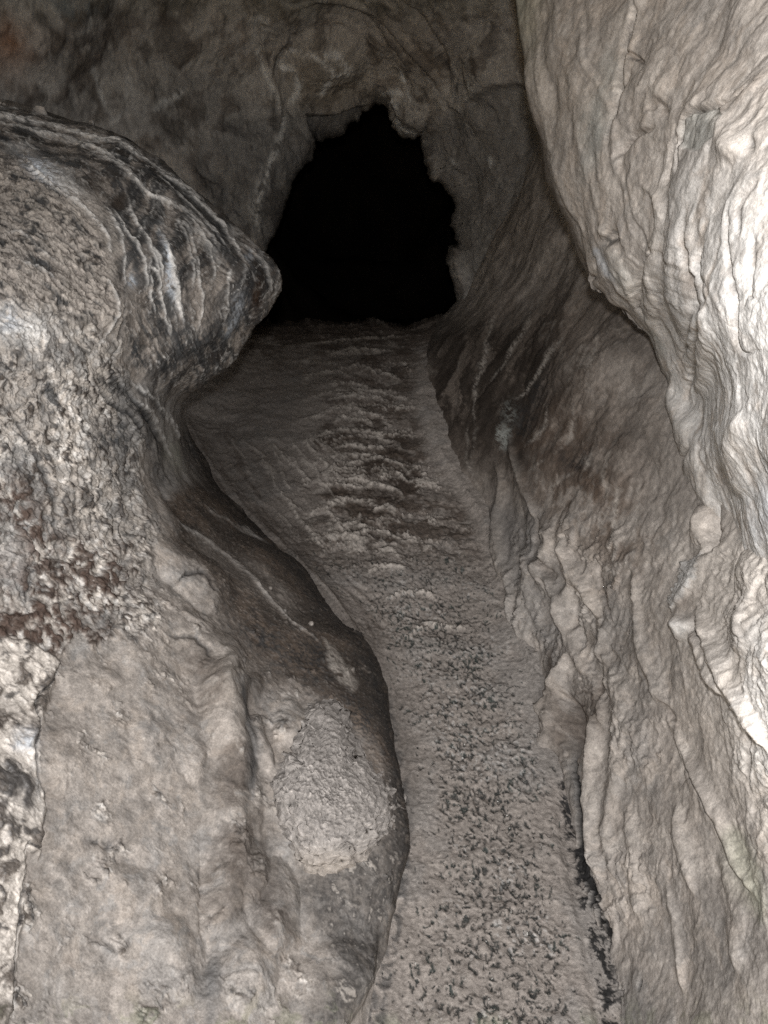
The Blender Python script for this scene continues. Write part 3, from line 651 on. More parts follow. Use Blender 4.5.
# ================================================================== RIGHT OVERHANG
def overhang():
    Ubt = [(-170,480),(-60,505),(0,514),(40,519),(80,526),(110,533),(140,541),(180,548),(205,557),(225,567),(245,574),(254,578),(268,584),(281,590),(290,594),(293,603),(303,611),(306,620),(313,631),(322,640),(329,647),(334,652),(345,656),(370,663),(376,668),
           (400,679),(440,690),(470,702),(500,713),(540,722),(600,732),(680,748),(760,768)]
    vs = np.concatenate([np.arange(-170,-20,8), np.arange(-20,700,STEP), np.arange(700,761,10)])
    ub = np.interp(vs, *np.array(Ubt, float).T); R = len(vs); nd = int(220*1.25/STEP); nc = 120; K = 22
    Ud = ub[:, None]+(np.maximum(792, ub+20)-ub)[:, None]*np.linspace(0, 1, nd)
    Uc = np.maximum(792, ub+20)[:, None]+(np.linspace(0, 1, nc+1)[1:]**1.35)*600
    U = np.concatenate([Ud, Uc], 1); V = np.repeat(vs[:, None], U.shape[1], 1)
    Di = rbf([(560,0,2.2),(560,100,2.08),(600,200,1.85),(600,50,1.92),(650,0,1.72),(650,120,1.54),(650,250,1.54),(700,50,1.42),(700,200,1.26),(700,330,1.2),(720,430,1.2),
        (768,0,1.25),(768,150,1.04),(768,300,.95),(768,420,.94),(768,520,1.0),(768,600,1.26),(740,500,1.22),(740,600,1.46),(768,700,1.42),(900,0,1.08),(900,200,.92),(900,400,.90),(900,700,1.2),
        (1300,0,.95),(1300,400,.85),(1300,700,1.0),(560,-150,2.4),(768,-150,1.5),(1300,-150,.9),(690,400,1.72)], U, V)
    Db = np.interp(vs, [-170,0,130,210,330,400,500,600,760],[2.65,2.5,2.4,2.3,2.12,1.93,1.66,1.6,1.5])
    wid = np.interp(vs, [-170,200,330,420,760],[75,60,50,55,40])
    line = np.stack([ub, vs], 1); d = np.maximum(U-ub[:, None], 0); nr = d < 130
    d[nr] = np.minimum(d[nr], line_dist(U[nr], V[nr], line[::6])[0])
    D = Di+np.maximum(Db[:, None]-Di, 0)*rnd(d/wid[:, None])
    kk = np.arange(K, 0, -1)/K
    L = np.interp(vs, [-170,200,330,420,560,760],[1.6,1.3,.7,.4,.15,.1]); Wc = np.interp(vs, [-170,200,330,420,760],[60,45,25,10,4])
    Uk = ub[:, None]+Wc[:, None]*kk**1.7; Dk = D[:, :1]+L[:, None]*kk**.85
    Up = np.concatenate([ub[:, None]-kk*25, U], 1)
    U = np.concatenate([Uk, U], 1); V = np.repeat(vs[:, None], U.shape[1], 1); D = np.concatenate([Dk, D], 1)
    d = np.concatenate([-25*np.repeat(kk[None], R, 0), d], 1)
    P = point(U, V, D); sh = U.shape; U = Up
    n1 = fbm(P, 0.09, 4, seed=51); n2 = fbm(P, 0.09, 4, seed=52)
    u = U+8*n1; v = V+8*n2; uf = U+2.5*n1; vf = V+2.5*n2
    warp = np.stack([fbm(P, 0.06, 3, seed=53), fbm(P, 0.06, 3, seed=54), fbm(P, 0.06, 3, seed=55)], -1)
    Q = P+.03*warp
    bl1 = fbm(Q, .06, 4, .5, seed=56); bl2 = fbm(Q, .022, 4, .58, seed=57); bl3 = fbm(Q, .2, 4, .5, seed=58); fine = fbm(P, .011, 4, .6, seed=59)
    dd = d+12*fbm(P, .3, 2, .4, seed=65)
    f1 = fbm(np.stack([dd, V/14.0], -1), 20, 2, .4, seed=60, mode=2); f2 = fbm(np.stack([dd, V/12.0], -1), 7, 3, .55, seed=61)
    z_edge = ss(105, 50, d+0.0*V)*ss(430, 330, V)
    # scallops: lumps drawn out along a falling diagonal, higher up; hanging folds lower down
    a = np.radians(np.interp(V, [0,200,350,600],[-52,-62,-88,-92])); x = U*np.sin(-a)-V*np.cos(a)*-1
    bs3 = fbm(P, .22, 2, .4, seed=66)
    dg = np.stack([U*0.85+V*0.5+22*bs3, (V*0.85-U*0.5)/2.4], -1); sc1 = fbm(dg, 48, 2, .3, seed=62, mode=2)*(.55+.6*ss(-.3,.3,bl3))
    vt = np.stack([U+0.16*V+16*bs3, V/3.2], -1); sc2 = fbm(vt, 58, 2, .28, seed=63, mode=2)
    up = ss(290, 170, V)
    sc = sc1*up+sc2*(1-up)
    h = .02*fbm(P, .45, 3, seed=64)+.008*bl3
    h += z_edge*(.0085*f1+.0025*f2)+(1-z_edge)*(.0085*sc*ss(900,620,U+.3*V)+.0075*sc+.002*bl1)+.0012*bl2+.0007*fine
    gc = np.zeros(sh); rc = np.zeros(sh)
    for pts, w, hh in [([(636,-10),(632,20),(622,45),(615,70),(611,95),(605,125),(601,150)],2.4,.020),([(622,48),(634,56),(640,62)],2.2,.012),([(611,95),(626,66)],1.6,.010),
            ([(693,205),(688,255),(690,300),(682,345),(673,372)],3,.010),([(712,235),(698,262),(700,300),(694,340),(687,380),(692,420)],3,.011),([(742,200),(731,250),(735,320),(745,350),(770,348)],3,.008),
            ([(676,180),(676,150),(680,120),(690,112),(705,108),(722,103),(750,88),(768,80)],2,.014),([(655,240),(640,270),(640,300),(650,320)],2.5,.010),([(660,190),(668,150),(674,130)],3.5,.016),
            ([(610,160),(625,135),(640,128),(646,120)],3,.016),([(640,110),(650,100),(660,118)],5,.012),([(700,440),(694,470),(705,500)],3,.012),([(768,180),(752,200),(745,240)],4,.006),([(760,230),(748,290),(760,300)],3,.005)]:
        m = stroke(uf, vf, pts, w); h -= hh*m; gc = np.maximum(gc, m)
    for pts, w, hh in [([(672,372),(680,400),(692,430),(702,462),(714,495),(722,525)],7,.03),([(636,180),(660,210),(650,260),(652,310),(664,345)],6,.012),([(700,300),(704,350),(700,400)],7,.014),
            ([(745,410),(735,450),(745,500)],10,.014),([(720,110),(738,150),(752,160)],14,.014),([(540,30),(545,110),(562,190),(590,245)],5,.008),([(600,215),(612,245),(630,280),(640,300)],5,.014)]:
        m = stroke(uf, vf, pts, w); h += hh*m; rc = np.maximum(rc, m)
    patch = region(uf, vf, [(678,118),(694,110),(716,106),(730,118),(722,138),(704,152),(682,148),(675,135)], 2)
    h -= .008*patch
    hole = ell(uf, vf, 613, 238, 6, 8, 25, 4); hole2 = ell(uf, vf, 598, 262, 3, 6, 0, 4)+ell(uf,vf,594,278,2.5,3,0,4); hole3 = ell(uf,vf,757,146,4,7)
    h -= .02*hole+.014*hole2+.01*hole3
    P1 = displace(P, h)
    c = full(np.array([.60,.55,.50]), sh)
    c = mixc(c, WARM*1.3, ss(-.05,.3,bl1)*.5); c = mixc(c, GREY*1.45, ss(0,.35,bl3)*.45); c = mixc(c, BEIGE, ss(.1,.4,bl2+.4*bl1)*.4); c = mixc(c, CREAM*1.25, ss(.1,.4,sc)*.35)
    c = mixc(c, BEIGE*.9, ss(.05,.4,-f1)*z_edge*.6); c = mixc(c, BEIGE*1.2, ss(-.1,.35,fbm(Q,.14,5,.6,seed=67))*.55); c = mixc(c, np.array([.62,.545,.475]), ss(.0,.4,fbm(Q,.10,4,.6,seed=68))*.6)
    c = mixc(c, WHITE*1.2, ss(620,720,u+.05*v)*ss(60,300,v)*.8*ss(-.7,.1,bl1))  # whitened rightwards: the lamp's near-white wash painted into the rock colour
    c = mixc(c, np.array([.42,.45,.43]), np.clip(ell(u,v,592,130,8,44,8)+ell(u,v,626,275,6,26,-25)*.9+.8*ell(u,v,655,335,6,30,-18)+.7*ell(u,v,606,70,10,26,20),0,1)*.55)
    c = mixc(c, np.array([.46,.47,.44]), patch*.6)
    c = mixc(c, BLUEW*1.15, np.clip(ell(u,v,610,265,8,16,-30)+.8*ell(u,v,760,510,14,40)+.7*ell(u,v,600,250,8,5),0,1)*.55)
    c = mixc(c, BROWN*1.8, gc*.4*ss(-.5,.2,bl2)); c = mixc(c, CREAM*1.15, rc*.35)
    c = mixc(c, SLATE*.5, np.clip(hole*ss(-.3,.1,bl2)+.8*hole2+.6*hole3,0,1)*.85)
    c = mixc(c, BLACK*1.4, np.clip(stroke(uf,vf,[(634,10),(622,45),(612,95),(603,130),(600,150)],1.5)+.8*stroke(uf,vf,[(614,58),(628,56),(638,62)],2)+.7*stroke(uf,vf,[(678,118),(692,111),(712,106)],1.0)+.5*stroke(uf,vf,[(676,118),(675,145),(682,170)],1),0,1)*ss(-.4,.1,bl2)*.7)
    c = mixc(c, GREEN*1.2, ss(560,515,u)*ss(110,10,v)*.5); c = mixc(c, BROWN*1.4, ss(8,-6,d)*.5)
    c *= (1+.10*fine)[..., None]; c = np.clip(c, .012, .8)
    rough = .7+.1*fine
    root = empty('rock_overhang', (1.1, 1.4, 0.9), 'pale cream overhanging rock at upper right, its folded edge hiding the tunnel side', 'rock overhang')
    rib = stroke(uf, vf, [(672,372),(680,400),(692,430),(702,462),(714,495),(722,525)], 8, taper=False) > .45
    pid = np.zeros(sh, int); pid[(z_edge > .5)] = 1; pid[rib] = 2
    for o in sheet_objects(P1, c, np.clip(rough,.3,.95), ['rock_face', 'folded_edge', 'calcite_rib'], pid, MAT['rock'], None): hang(o, root)
    # thin broken crust plates sticking out of the edge
    def plate(pts, dep, tilt, thick, name='broken_crust'):
        line = smooth_line(list(pts)+[pts[0]], 4)[:-1]; n = len(line)
        cen = line.mean(0)
        # fan of rings, so the plate has a slightly wavy face
        rings = 8; vs_, cs_ = [], []
        for k in range(2):
            for r in range(rings+1):
                f = r/rings
                q = cen+(line-cen)*f
                dd = dep+tilt[0]*(q[:, 0]-cen[0])+tilt[1]*(q[:, 1]-cen[1])+k*thick
                p = point(q[:, 0], q[:, 1], dd)
                p = p+0.006*np.stack([pn(p[:, 0]*50, p[:, 1]*50, p[:, 2]*50), pn(p[:, 0]*50+9, p[:, 1]*50, p[:, 2]*50), pn(p[:, 0]*50, p[:, 1]*50+5, p[:, 2]*50)], -1)
                vs_.append(p)
        A = np.concatenate(vs_); fs = []
        for k in range(2):
            o0 = k*(rings+1)*n
            for r in range(rings):
                for i in range(n):
                    j = (i+1) % n
                    q = [o0+r*n+i, o0+r*n+j, o0+(r+1)*n+j, o0+(r+1)*n+i]
                    fs.append(q if k else q[::-1])
        a0 = rings*n; b0 = (2*rings+1)*n
        for i in range(n):
            j = (i+1) % n; fs.append([a0+i, a0+j, b0+j, b0+i])
        col = BEIGE*.62*(1+.6*pn(A[:, 0]*40, A[:, 1]*40, A[:, 2]*40))[:, None]
        me = mesh_from(name, A, fs, col, np.full(len(A), .7)); o = link(name, me, MAT['rock']); hang(o, root); return o
    plate([(590,268),(602,272),(605,284),(598,288),(593,291),(588,281)], 2.13, (-.002,.001), .02)
    plate([(603,276),(614,280),(624,292),(621,300),(615,306),(610,300),(606,288)], 2.07, (-.003,.001), .018)
    plate([(618,292),(632,300),(648,318),(652,326),(646,331),(636,325),(622,308)], 2.04, (-.003,.0), .02)
    return root

# ================================================================== BACK WALL WITH THE TUNNEL MOUTH
RIM = [(271,242),(276,233),(280,224),(283,212),(290,194),(291,184),(293,176),(301,168),(311,158),(313,147),(313,137),(319,139),(328,137),(339,134),(349,128),(360,118),(370,108),(377,104),(384,106),
       (388,117),(392,126),(397,134),(402,137),(406,136),(413,139),(421,136),(424,146),(425,158),(428,172),(431,182),(442,188),(448,198),(452,206),(450,214),(449,224),(452,233),(455,242),(450,249),(448,257),(450,270),(454,284),
       (457,300),(458,330),(450,370),(400,395),(340,395),(280,390),(255,350),(250,300),(262,262)]
def back_wall():
    line = np.array(RIM+[RIM[0]], float)
    seg = np.linalg.norm(np.diff(line, axis=0), axis=1); cum = np.concatenate([[0], np.cumsum(seg)])
    n = int(cum[-1]/1.4); s = np.linspace(0, cum[-1], n, endpoint=False)
    rim = np.stack([np.interp(s, cum, line[:, 0]), np.interp(s, cum, line[:, 1])], 1)
    rim += np.stack([pn(s/9, 3.3), pn(s/9, 8.1)], 1)*2.2+np.stack([pn(s/3.5, 5.3), pn(s/3.5, 1.1)], 1)*1.0
    cen = np.array([362, 240.0]); dr = rim-cen; ln = np.linalg.norm(dr, axis=1)[:, None]; dr /= ln
    # smoothed directions spread the mesh evenly
    for _ in range(60): dr = (np.roll(dr, 1, 0)+dr+np.roll(dr, -1, 0)); dr /= np.linalg.norm(dr, axis=1)[:, None]
    t = np.concatenate([np.arange(0, 60, 1.3), np.arange(60, 420, 2.0), np.linspace(425, 900, 20)])
    K = 14; kk = np.arange(K, 0, -1)/K
    U = rim[None, :, 0]+t[:, None]*dr[None, :, 0]; V = rim[None, :, 1]+t[:, None]*dr[None, :, 1]
    ctrl = [(300,140,5.5),(300,200,5.45),(270,250,5.3),(370,100,5.55),(430,160,5.5),(460,240,5.4),(470,300,5.3),(200,100,5.1),(200,200,5.0),(150,60,4.7),(80,100,4.5),(0,0,3.9),(0,100,4.2),(100,0,4.25),
            (200,0,4.7),(300,20,5.0),(400,20,5.0),(480,20,4.7),(480,120,5.1),(520,200,4.8),(560,100,4.4),(600,0,4.0),(-200,0,3.2),(-200,300,3.4),(0,300,4.2),(365,-200,3.6),(0,-300,2.8),(700,-300,2.8),
            (365,-500,2.6),(-400,-300,2.2),(-500,200,2.4),(900,0,3.0),(1200,200,2.6),(365,700,5.2),(900,600,3.5),(-300,700,3.2)]
    D = np.maximum(rbf(ctrl, U, V), 1.5)
    edge = rnd(t/26.0)[:, None]; D = D+.22*edge
    # curl into the tunnel
    Uk = rim[None, :, 0]+dr[None, :, 0]*(60*kk**1.6)[:, None]; Vk = rim[None, :, 1]+dr[None, :, 1]*(60*kk**1.6)[:, None]
    Dk = D[:1]+1.6*kk[:, None]**.9
    Up = np.concatenate([rim[None, :, 0]-dr[None, :, 0]*(20*kk)[:, None], U]); Vp = np.concatenate([rim[None, :, 1]-dr[None, :, 1]*(20*kk)[:, None], V])
    U = np.concatenate([Uk, U]); V = np.concatenate([Vk, V]); D = np.concatenate([Dk, D])
    tt = np.concatenate([-20*kk, t])[:, None]
    P = point(U, V, D); sh = U.shape; U, V = Up, Vp
    n1 = fbm(P, .2, 4, seed=71); n2 = fbm(P, .2, 4, seed=72); u = U+7*n1; v = V+7*n2; uf = U+2.5*n1; vf = V+2.5*n2
    warp = np.stack([fbm(P, .15, 3, seed=73), fbm(P, .15, 3, seed=74), fbm(P, .15, 3, seed=75)], -1); Q = P+.06*warp
    bl1 = fbm(Q, .16, 5, .58, seed=76); bl2 = fbm(Q, .06, 5, .6, seed=77); bl3 = fbm(Q, .5, 4, .55, seed=78); fine = fbm(P, .025, 4, .6, seed=79)
    h = .09*fbm(P, .9, 3, seed=80)+.03*bl3+.016*bl1+.009*bl2+.005*fine
    wk = np.zeros(sh)
    arcs = [([(285,8),(330,0),(375,15),(410,40),(435,70),(448,100)],3,.03),([(340,0),(372,20),(400,48),(415,75)],2.2,.024),([(355,-5),(395,25),(425,55),(452,90)],2,.02),([(398,-5),(425,20),(445,50),(453,95)],3,-.03),([(330,20),(360,35),(385,50)],2,.02),
            ([(270,80),(276,55),(285,35),(282,20)],2.5,.03),([(262,30),(266,60),(275,85),(278,110),(272,140)],2.5,.025)]
    for pts, w, hh in arcs:
        m = stroke(uf, vf, pts, w); h += hh*m; wk = np.maximum(wk, m if hh > 0 else 0)
    for cx, cy, rx, ry, ro, hh in [(330,60,42,34,0,.10),(130,95,26,24,0,.03),(250,150,40,60,10,.05),(490,70,24,40,0,.06),(415,110,26,20,30,.05),(470,120,20,18,0,.04),(190,40,60,30,0,.05),(60,40,50,40,0,.06),(440,230,14,50,0,.04)]:
        h += hh*dome(u, v, cx, cy, rx, ry, ro)
    lip = region(uf, vf, [(305,116),(330,117),(352,110),(368,106),(350,128),(328,138),(312,138),(306,128)], 2)
    h -= .07*lip; low = region(uf, vf, [(480,95),(500,85),(560,90),(560,260),(470,300),(440,200),(425,140),(445,120),(452,108),(460,112),(468,104)], 3); h -= .06*low
    damp = np.interp(tt, [-20,0,4,18],[.3,.4,.55,1.0])
    P1 = displace(P, h*damp)
    c = full(np.array([.42,.40,.375]), sh); c = mixc(c, CREAM*.85, ss(.05,.45,bl1)*.4)
    c = mixc(c, GREY*.7, ss(-.1,.3,bl3)*.6); c = mixc(c, BROWN*1.5, ss(0,.35,bl1)*.5); c = mixc(c, CREAM*.9, ss(.12,.5,bl2)*.45); c = mixc(c, BROWN*.7, ss(.1,.4,fbm(Q,.25,4,.6,seed=81))*.6)
    c = mixc(c, SLATE*1.1, region(u,v,[(220,120),(300,110),(320,150),(280,240),(230,230),(190,170)],20)*.5); c = mixc(c, np.array([.26,.225,.18]), ell(u,v,330,80,50,38,0,3)*.6); c = mixc(c, np.array([.24,.2,.16]), ell(u,v,415,50,40,40)*.4)
    c = mixc(c, GREY*.72, low*.7); c = mixc(c, GREY*.45, lip*.8); c = mixc(c, BROWN*.9, np.clip(ell(u,v,110,40,30,45,20)+ell(u,v,140,20,50,16)+.7*ell(u,v,80,90,16,50),0,1)*.65*ss(-.4,.1,bl1))
    wp = np.zeros(sh)
    for pts, w, a in [([(262,25),(258,50),(268,75),(276,100),(280,130),(272,150),(262,190),(258,215)],3.5,.6),([(285,72),(280,60),(290,52),(310,50),(330,46)],3,.75),([(282,66),(298,78),(296,92),(290,100)],4,.6),([(320,50),(330,62),(326,82),(322,92)],3.5,.8),([(330,46),(342,55),(348,66),(336,68)],3.5,.8),
            ([(388,95),(395,105),(400,125),(412,135)],4.5,.8),([(384,95),(402,92),(412,98)],3.5,.6),([(478,70),(477,80),(480,88)],4,.6),([(402,72),(404,82)],2,.8),([(152,110),(165,100),(178,95)],4,.55),([(95,70),(105,105),(112,122)],2.5,.45),([(130,80),(126,105),(116,120)],2.5,.4),([(444,160),(448,163)],3,.7),([(482,158),(484,166)],3,.7),
            ([(80,30),(90,22)],5,.4),([(255,22),(262,20),(258,40)],6,.5),([(262,170),(256,200),(260,225)],5,.35)]:
        wp = np.maximum(wp, a*stroke(uf, vf, pts, w, taper=False)*ss(-.35,.2,bl2))
    c = mixc(c, np.array([.74,.74,.72]), wp*1.3); c = mixc(c, BEIGE*.9, wk*.35)
    c = mixc(c, BLACK*1.2, np.clip(stroke(uf,vf,[(276,85),(270,110),(273,140)],3.5)*.7+.5*ell(u,v,120,70,14,12)+.6*stroke(uf,vf,[(272,75),(280,50),(300,48)],2)+.9*stroke(uf,vf,[(455,110),(460,90),(446,60),(425,30)],3)+.8*stroke(uf,vf,[(345,2),(378,24),(404,52),(418,80)],2)+.7*stroke(uf,vf,[(362,-2),(400,30),(430,62),(446,92)],1.8)+.6*stroke(uf,vf,[(330,10),(362,30),(386,54)],1.8),0,1)*ss(-.4,.1,bl2)*.8)
    c = mixc(c, np.array([.30,.14,.07]), ell(u,v,5,45,26,30)*.6); c = mixc(c, np.array([.16,.2,.24]), ell(u,v,75,5,50,14)*.5*ss(-.1,.15,bl2)); c = mixc(c, GREEN*1.0, ss(30,-5,v)*.2)
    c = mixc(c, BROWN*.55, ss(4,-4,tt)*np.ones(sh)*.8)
    c *= (1+.16*fine)[..., None]; c = np.clip(c,.012,.7)
    root = empty('cave_wall', (-0.1, 5.2, 0.0), 'dim far wall around the black tunnel mouth, grey with pale calcite marks', 'rock wall')
    pid = np.zeros(sh, int); pid[np.broadcast_to(tt, sh) < 9] = 1
    PT = np.swapaxes(P1, 0, 1); cT = np.swapaxes(c, 0, 1); rT = np.full(sh, .8).T; pT = pid.T
    close = lambda x: np.concatenate([x, x[:1]], 0)
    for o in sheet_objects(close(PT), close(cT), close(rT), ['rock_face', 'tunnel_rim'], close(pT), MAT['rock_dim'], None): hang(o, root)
    return root

def tunnel():
    # a widening chamber behind the mouth, closed at its far end
    nA, nY = 96, 40; vs_ = []
    for j in range(nY):
        y = 6.55+8*j/(nY-1)
        r = 1.55+.2*math.sin(j*.35); cx = -0.12+.35*math.sin(j*.12); shr = 1 if j < nY-6 else max(0.0, (nY-1-j)/6)**.5
        for i in range(nA):
            a = 2*math.pi*i/nA
            vs_.append((cx+r*1.15*math.cos(a)*shr, y, .1+r*math.sin(a)*shr))
    A = np.array(vs_); A += .22*np.stack([fbm(A, .8, 4, seed=91), fbm(A, .8, 4, seed=92), fbm(A, .8, 4, seed=93)], -1)
    Fq = grid_faces(nY, nA, True)
    c = full(BROWN*.35, (len(A),))*(1+.5*fbm(A, .4, 4, seed=94))[:, None]  # near-black colour stands in for the darkness inside
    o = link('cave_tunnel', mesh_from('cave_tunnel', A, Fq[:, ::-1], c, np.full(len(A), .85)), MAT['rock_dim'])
    o['kind'] = 'structure'; o['label'] = 'black unlit tunnel leading on beyond the rock mouth'; 

# ================================================================== FLOOR
def ground():
    vs = np.concatenate([[2600,2000,1600,1350,1200,1120,1070], np.arange(1040, 316, -STEP*.9), np.arange(316, 250, -3.0), [240,225,210,195,180,165]])
    us = np.concatenate([[-2500,-1500,-900,-500,-250,-100,0,60,110], np.arange(140, 650, STEP), [660,680,710,760,850,1000,1300,1800,3000]])
    U, V = np.meshgrid(us, vs); D = floor_depth(V)
    P = point(U, V, D); P[..., 2] = 0; sh = U.shape
    n1 = fbm(P, .10, 4, seed=101); n2 = fbm(P, .10, 4, seed=102); u = U+7*n1; v = V+7*n2; uf = U+2.5*n1; vf = V+2.5*n2
    warp = np.stack([fbm(P,.06,3,seed=103), fbm(P,.06,3,seed=104), 0*U], -1); Q = P+.03*warp
    bl1 = fbm(Q,.07,5,.58,seed=105); bl2 = fbm(Q,.024,5,.62,seed=106); bl3 = fbm(Q,.25,4,.55,seed=107); fine = fbm(P,.009,3,.65,seed=108)
    lft = np.interp(V, [400,430,475,520,560,600,640,690,730,770,820,860,910,960,1000,1040],[181,191,215,250,291,330,362,385,394,401,407,407,402,392,385,380])
    rgt = np.interp(V, [300,350,410,460,520,570,620,680,760,850,940,1024],[440,426,425,441,480,499,512,530,553,569,588,602])
    dl = U-lft; dr = rgt-U
    h = .012*bl3+.004*bl1
    h += .05*rnd(np.clip(dl,0,60)/60)*ss(400,450,V)*ss(720,600,V)+.035*rnd(np.clip(dr,0,40)/40)*ss(760,660,V)
    # trodden, pitted crust
    zc = np.clip(ss(12,45,dl)*ss(20,50,dr),0,1)
    zp = ss(500,620,V+20*bl3)*ss(0,60,dl+24*bl1)*ss(0,46,dr+20*bl1)
    zm = ss(330,360,V)*ss(600,520,V)*ss(295,365,U+.25*(V-420)+26*bl3)*ss(2,20,dr)
    sx = np.stack([P[...,0], P[...,1]*.55], -1)
    pit = fbm(np.stack([P[...,0]+.012*warp[...,0], P[...,1]*.6+.012*warp[...,1]], -1), .0105, 3, .6, seed=109)
    clus = fbm(P, .12, 3, .5, seed=110)
    pits = ss(.16,.30,pit+.26*clus+.08*bl1+.045-.42*(1-zp))*ss(490,570,V)
    crust = fbm(sx, .06, 4, .6, seed=111, mode=1)
    foot = ss(12,2,dr)*ss(-60,-30,dr)*ss(770,820,V)
    h -= .0045*pits+.010*foot
    h += zp*(.003*bl2+.0025*crust)
    rid = np.zeros(sh)
    for pts, w in [([(322,402),(338,398),(360,396),(380,399),(396,408)],2.6),([(330,450),(350,445),(372,449),(394,446)],2.2),([(320,468),(340,466),(365,460),(388,459)],2),([(310,494),(330,486),(352,487),(378,485),(396,492),(408,504)],2.8),([(372,512),(388,508),(398,516)],2.6),([(346,543),(362,534),(370,524)],3),
            ([(372,552),(390,550),(402,560)],3),([(360,575),(384,566),(410,572)],3),([(300,440),(318,455),(336,475),(346,482)],2),([(290,455),(305,478),(312,492)],2),([(262,430),(280,452),(300,470),(322,490)],2),([(320,500),(340,525),(352,545)],2.2),([(300,375),(330,372),(360,380)],2),([(320,355),(360,350),(400,352)],2),
            ([(330,425),(345,418),(365,420),(375,428)],2),([(270,480),(290,505),(310,530),(330,560)],2.2),([(300,345),(350,338),(410,335)],2),([(290,362),(325,362),(350,366)],1.8),([(330,385),(352,384),(372,388)],1.8),([(380,600),(410,590),(440,600)],2.5),([(400,640),(430,625),(470,630)],2.5)]:
        rid = np.maximum(rid, stroke(uf+2*bl2, vf+2*bl2, pts, w))
    for k_, (cy_, sp_) in enumerate([(372,62),(392,66),(414,58),(436,62),(458,60),(482,64),(506,58),(530,60)]):
        x0 = 352+8*math.sin(k_*2.1); pts = [(x0-sp_, cy_+15), (x0-sp_*.5, cy_+1), (x0, cy_-4+3*math.sin(k_*1.7)), (x0+sp_*.5, cy_+2), (x0+sp_*.95, cy_+17)]
        rid = np.maximum(rid, .8*stroke(uf+3*bl2, vf+3*bl1, pts, 2.3))
    rx = (U-360)+14*bl1; ry = (V-640)/1.0+10*bl2; rr = np.hypot(rx*.55, ry); th = np.arctan2(rx*.55, -ry)
    arc = fbm(np.stack([rr+9*bl3, th*22], -1), 22, 3, .55, seed=116, mode=1)
    arcm = ss(.62,.86,arc)*zm*ss(-.35,.15,bl1+.4*bl2); rid = np.maximum(.85*rid*ss(-.45,.15,bl2+.4*fine), arcm*.7)
    dia = fbm(np.stack([(U*.80-V*.60+8*bl3), (U*.60+V*.80)/7], -1), 16, 3, .55, seed=117, mode=1)
    rid = np.maximum(rid, ss(.66,.88,dia)*ss(380,330,U+.25*(V-430))*zc*ss(420,450,V)*ss(600,540,V)*.6)
    h += .011*rid+zm*(.006*crust+.005*bl2)
    stl = fbm(np.stack([(dl+10*bl3)/1.0, V/7.0], -1), 7, 3, .6, seed=112)
    zl = ss(70,20,dl)*ss(400,440,V)*ss(680,620,V); h += zl*.004*stl
    h += .0016*fine*np.clip(D/1.8,1,2.4)
    # floor shaped to drop past the mouth, so it falls out of the light
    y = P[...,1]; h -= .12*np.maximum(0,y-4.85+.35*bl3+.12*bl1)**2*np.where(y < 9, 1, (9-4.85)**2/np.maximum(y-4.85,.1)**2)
    P[...,2] += h
    c = full(SAND, sh)
    c = mixc(c, SAND*1.2, ss(0,.35,bl1)*.5); c = mixc(c, SAND*.75, ss(.05,.4,bl2)*.5); c = mixc(c, GREY*.8, ss(0,.4,bl3)*.4)
    c = mixc(c, SAND*1.25, ss(520,400,V)*ss(-.4,.2,bl1)*.5)
    dkm = zm*ss(-.12,.12,fbm(Q,.14,3,.6,seed=113)+.6*bl2+.02); dkm = np.clip(dkm, 0, 1)
    dkr = region(u+26*bl3+10*bl2, v+14*bl1, [(322,428),(395,440),(412,470),(415,500),(395,530),(352,548),(330,510),(335,470)], 12)
    c = mixc(c, BROWN*.8, np.clip(dkm*.8+dkr*.6,0,1)*(1-.6*rid)*ss(-.6,.1,bl2+.3)); c = mixc(c, np.array([.12,.095,.078]), zm*.45*ss(-.5,.2,bl1+bl3)*(1-rid)); c = mixc(c, BROWN*.6, np.clip(.7*dkr+.5*zm,0,1)*ss(-.02,.12,fbm(P,.022,3,.65,seed=118))*(1-rid)*.75)
    c = mixc(c, BROWN*1.1, ss(-.1,.3,bl1+.4*bl3+.7*ss(4.6,5.5,y))*ss(3.8,5.2,y)*.85)  # darkened towards the mouth: light falloff painted into the floor colour
    c = mixc(c, np.array([.40,.365,.33]), np.clip(rid*1.5,0,1)*.95)
    c = mixc(c, BROWN*1.3, zl*ss(.1,.4,stl)*.5)
    c = mixc(c, np.array([.030,.032,.031]), pits*.92*ss(-.4,.2,fine+.1)); c = mixc(c, np.array([.045,.06,.055]), pits*ss(.1,.3,bl1)*.5)
    wh = zp*ss(.30,.42,fbm(P,.012,2,.6,seed=114))*ss(.0,.25,fbm(P,.12,2,seed=115)); c = mixc(c, WHITE*.8, wh*.35)
    c = mixc(c, GREEN*1.2, ss(1005,1030,V)*.4*ss(-.1,.2,bl1))
    c = mixc(c, SLATE*.5, ss(7,0,dl)*ss(640,700,V)*.6*ss(-.3,.2,bl2)); c = mixc(c, BLACK*.6, ss(4,-1,dr+13*bl1+9*bl2)*ss(-30,-14,dr+14*bl2)*ss(765,800,V+20*bl2)*ss(-.1,.12,bl1+.8*bl2+.4*fine)*.96)  # shade under left edge and recess at foot painted in, with wet stain
    c *= (1+.22*fine)[..., None]; c = np.clip(c,.012,.7)
    v_ = P.reshape(-1,3); Fq = grid_faces(*sh)
    n = np.cross(v_[Fq[:,1]]-v_[Fq[:,0]], v_[Fq[:,2]]-v_[Fq[:,0]])
    if n[:,2].mean() < 0: Fq = Fq[:, ::-1]
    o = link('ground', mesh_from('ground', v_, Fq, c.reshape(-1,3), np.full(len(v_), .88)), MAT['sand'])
    o['kind'] = 'structure'; o['label'] = 'sandy cave floor winding up to the tunnel mouth'
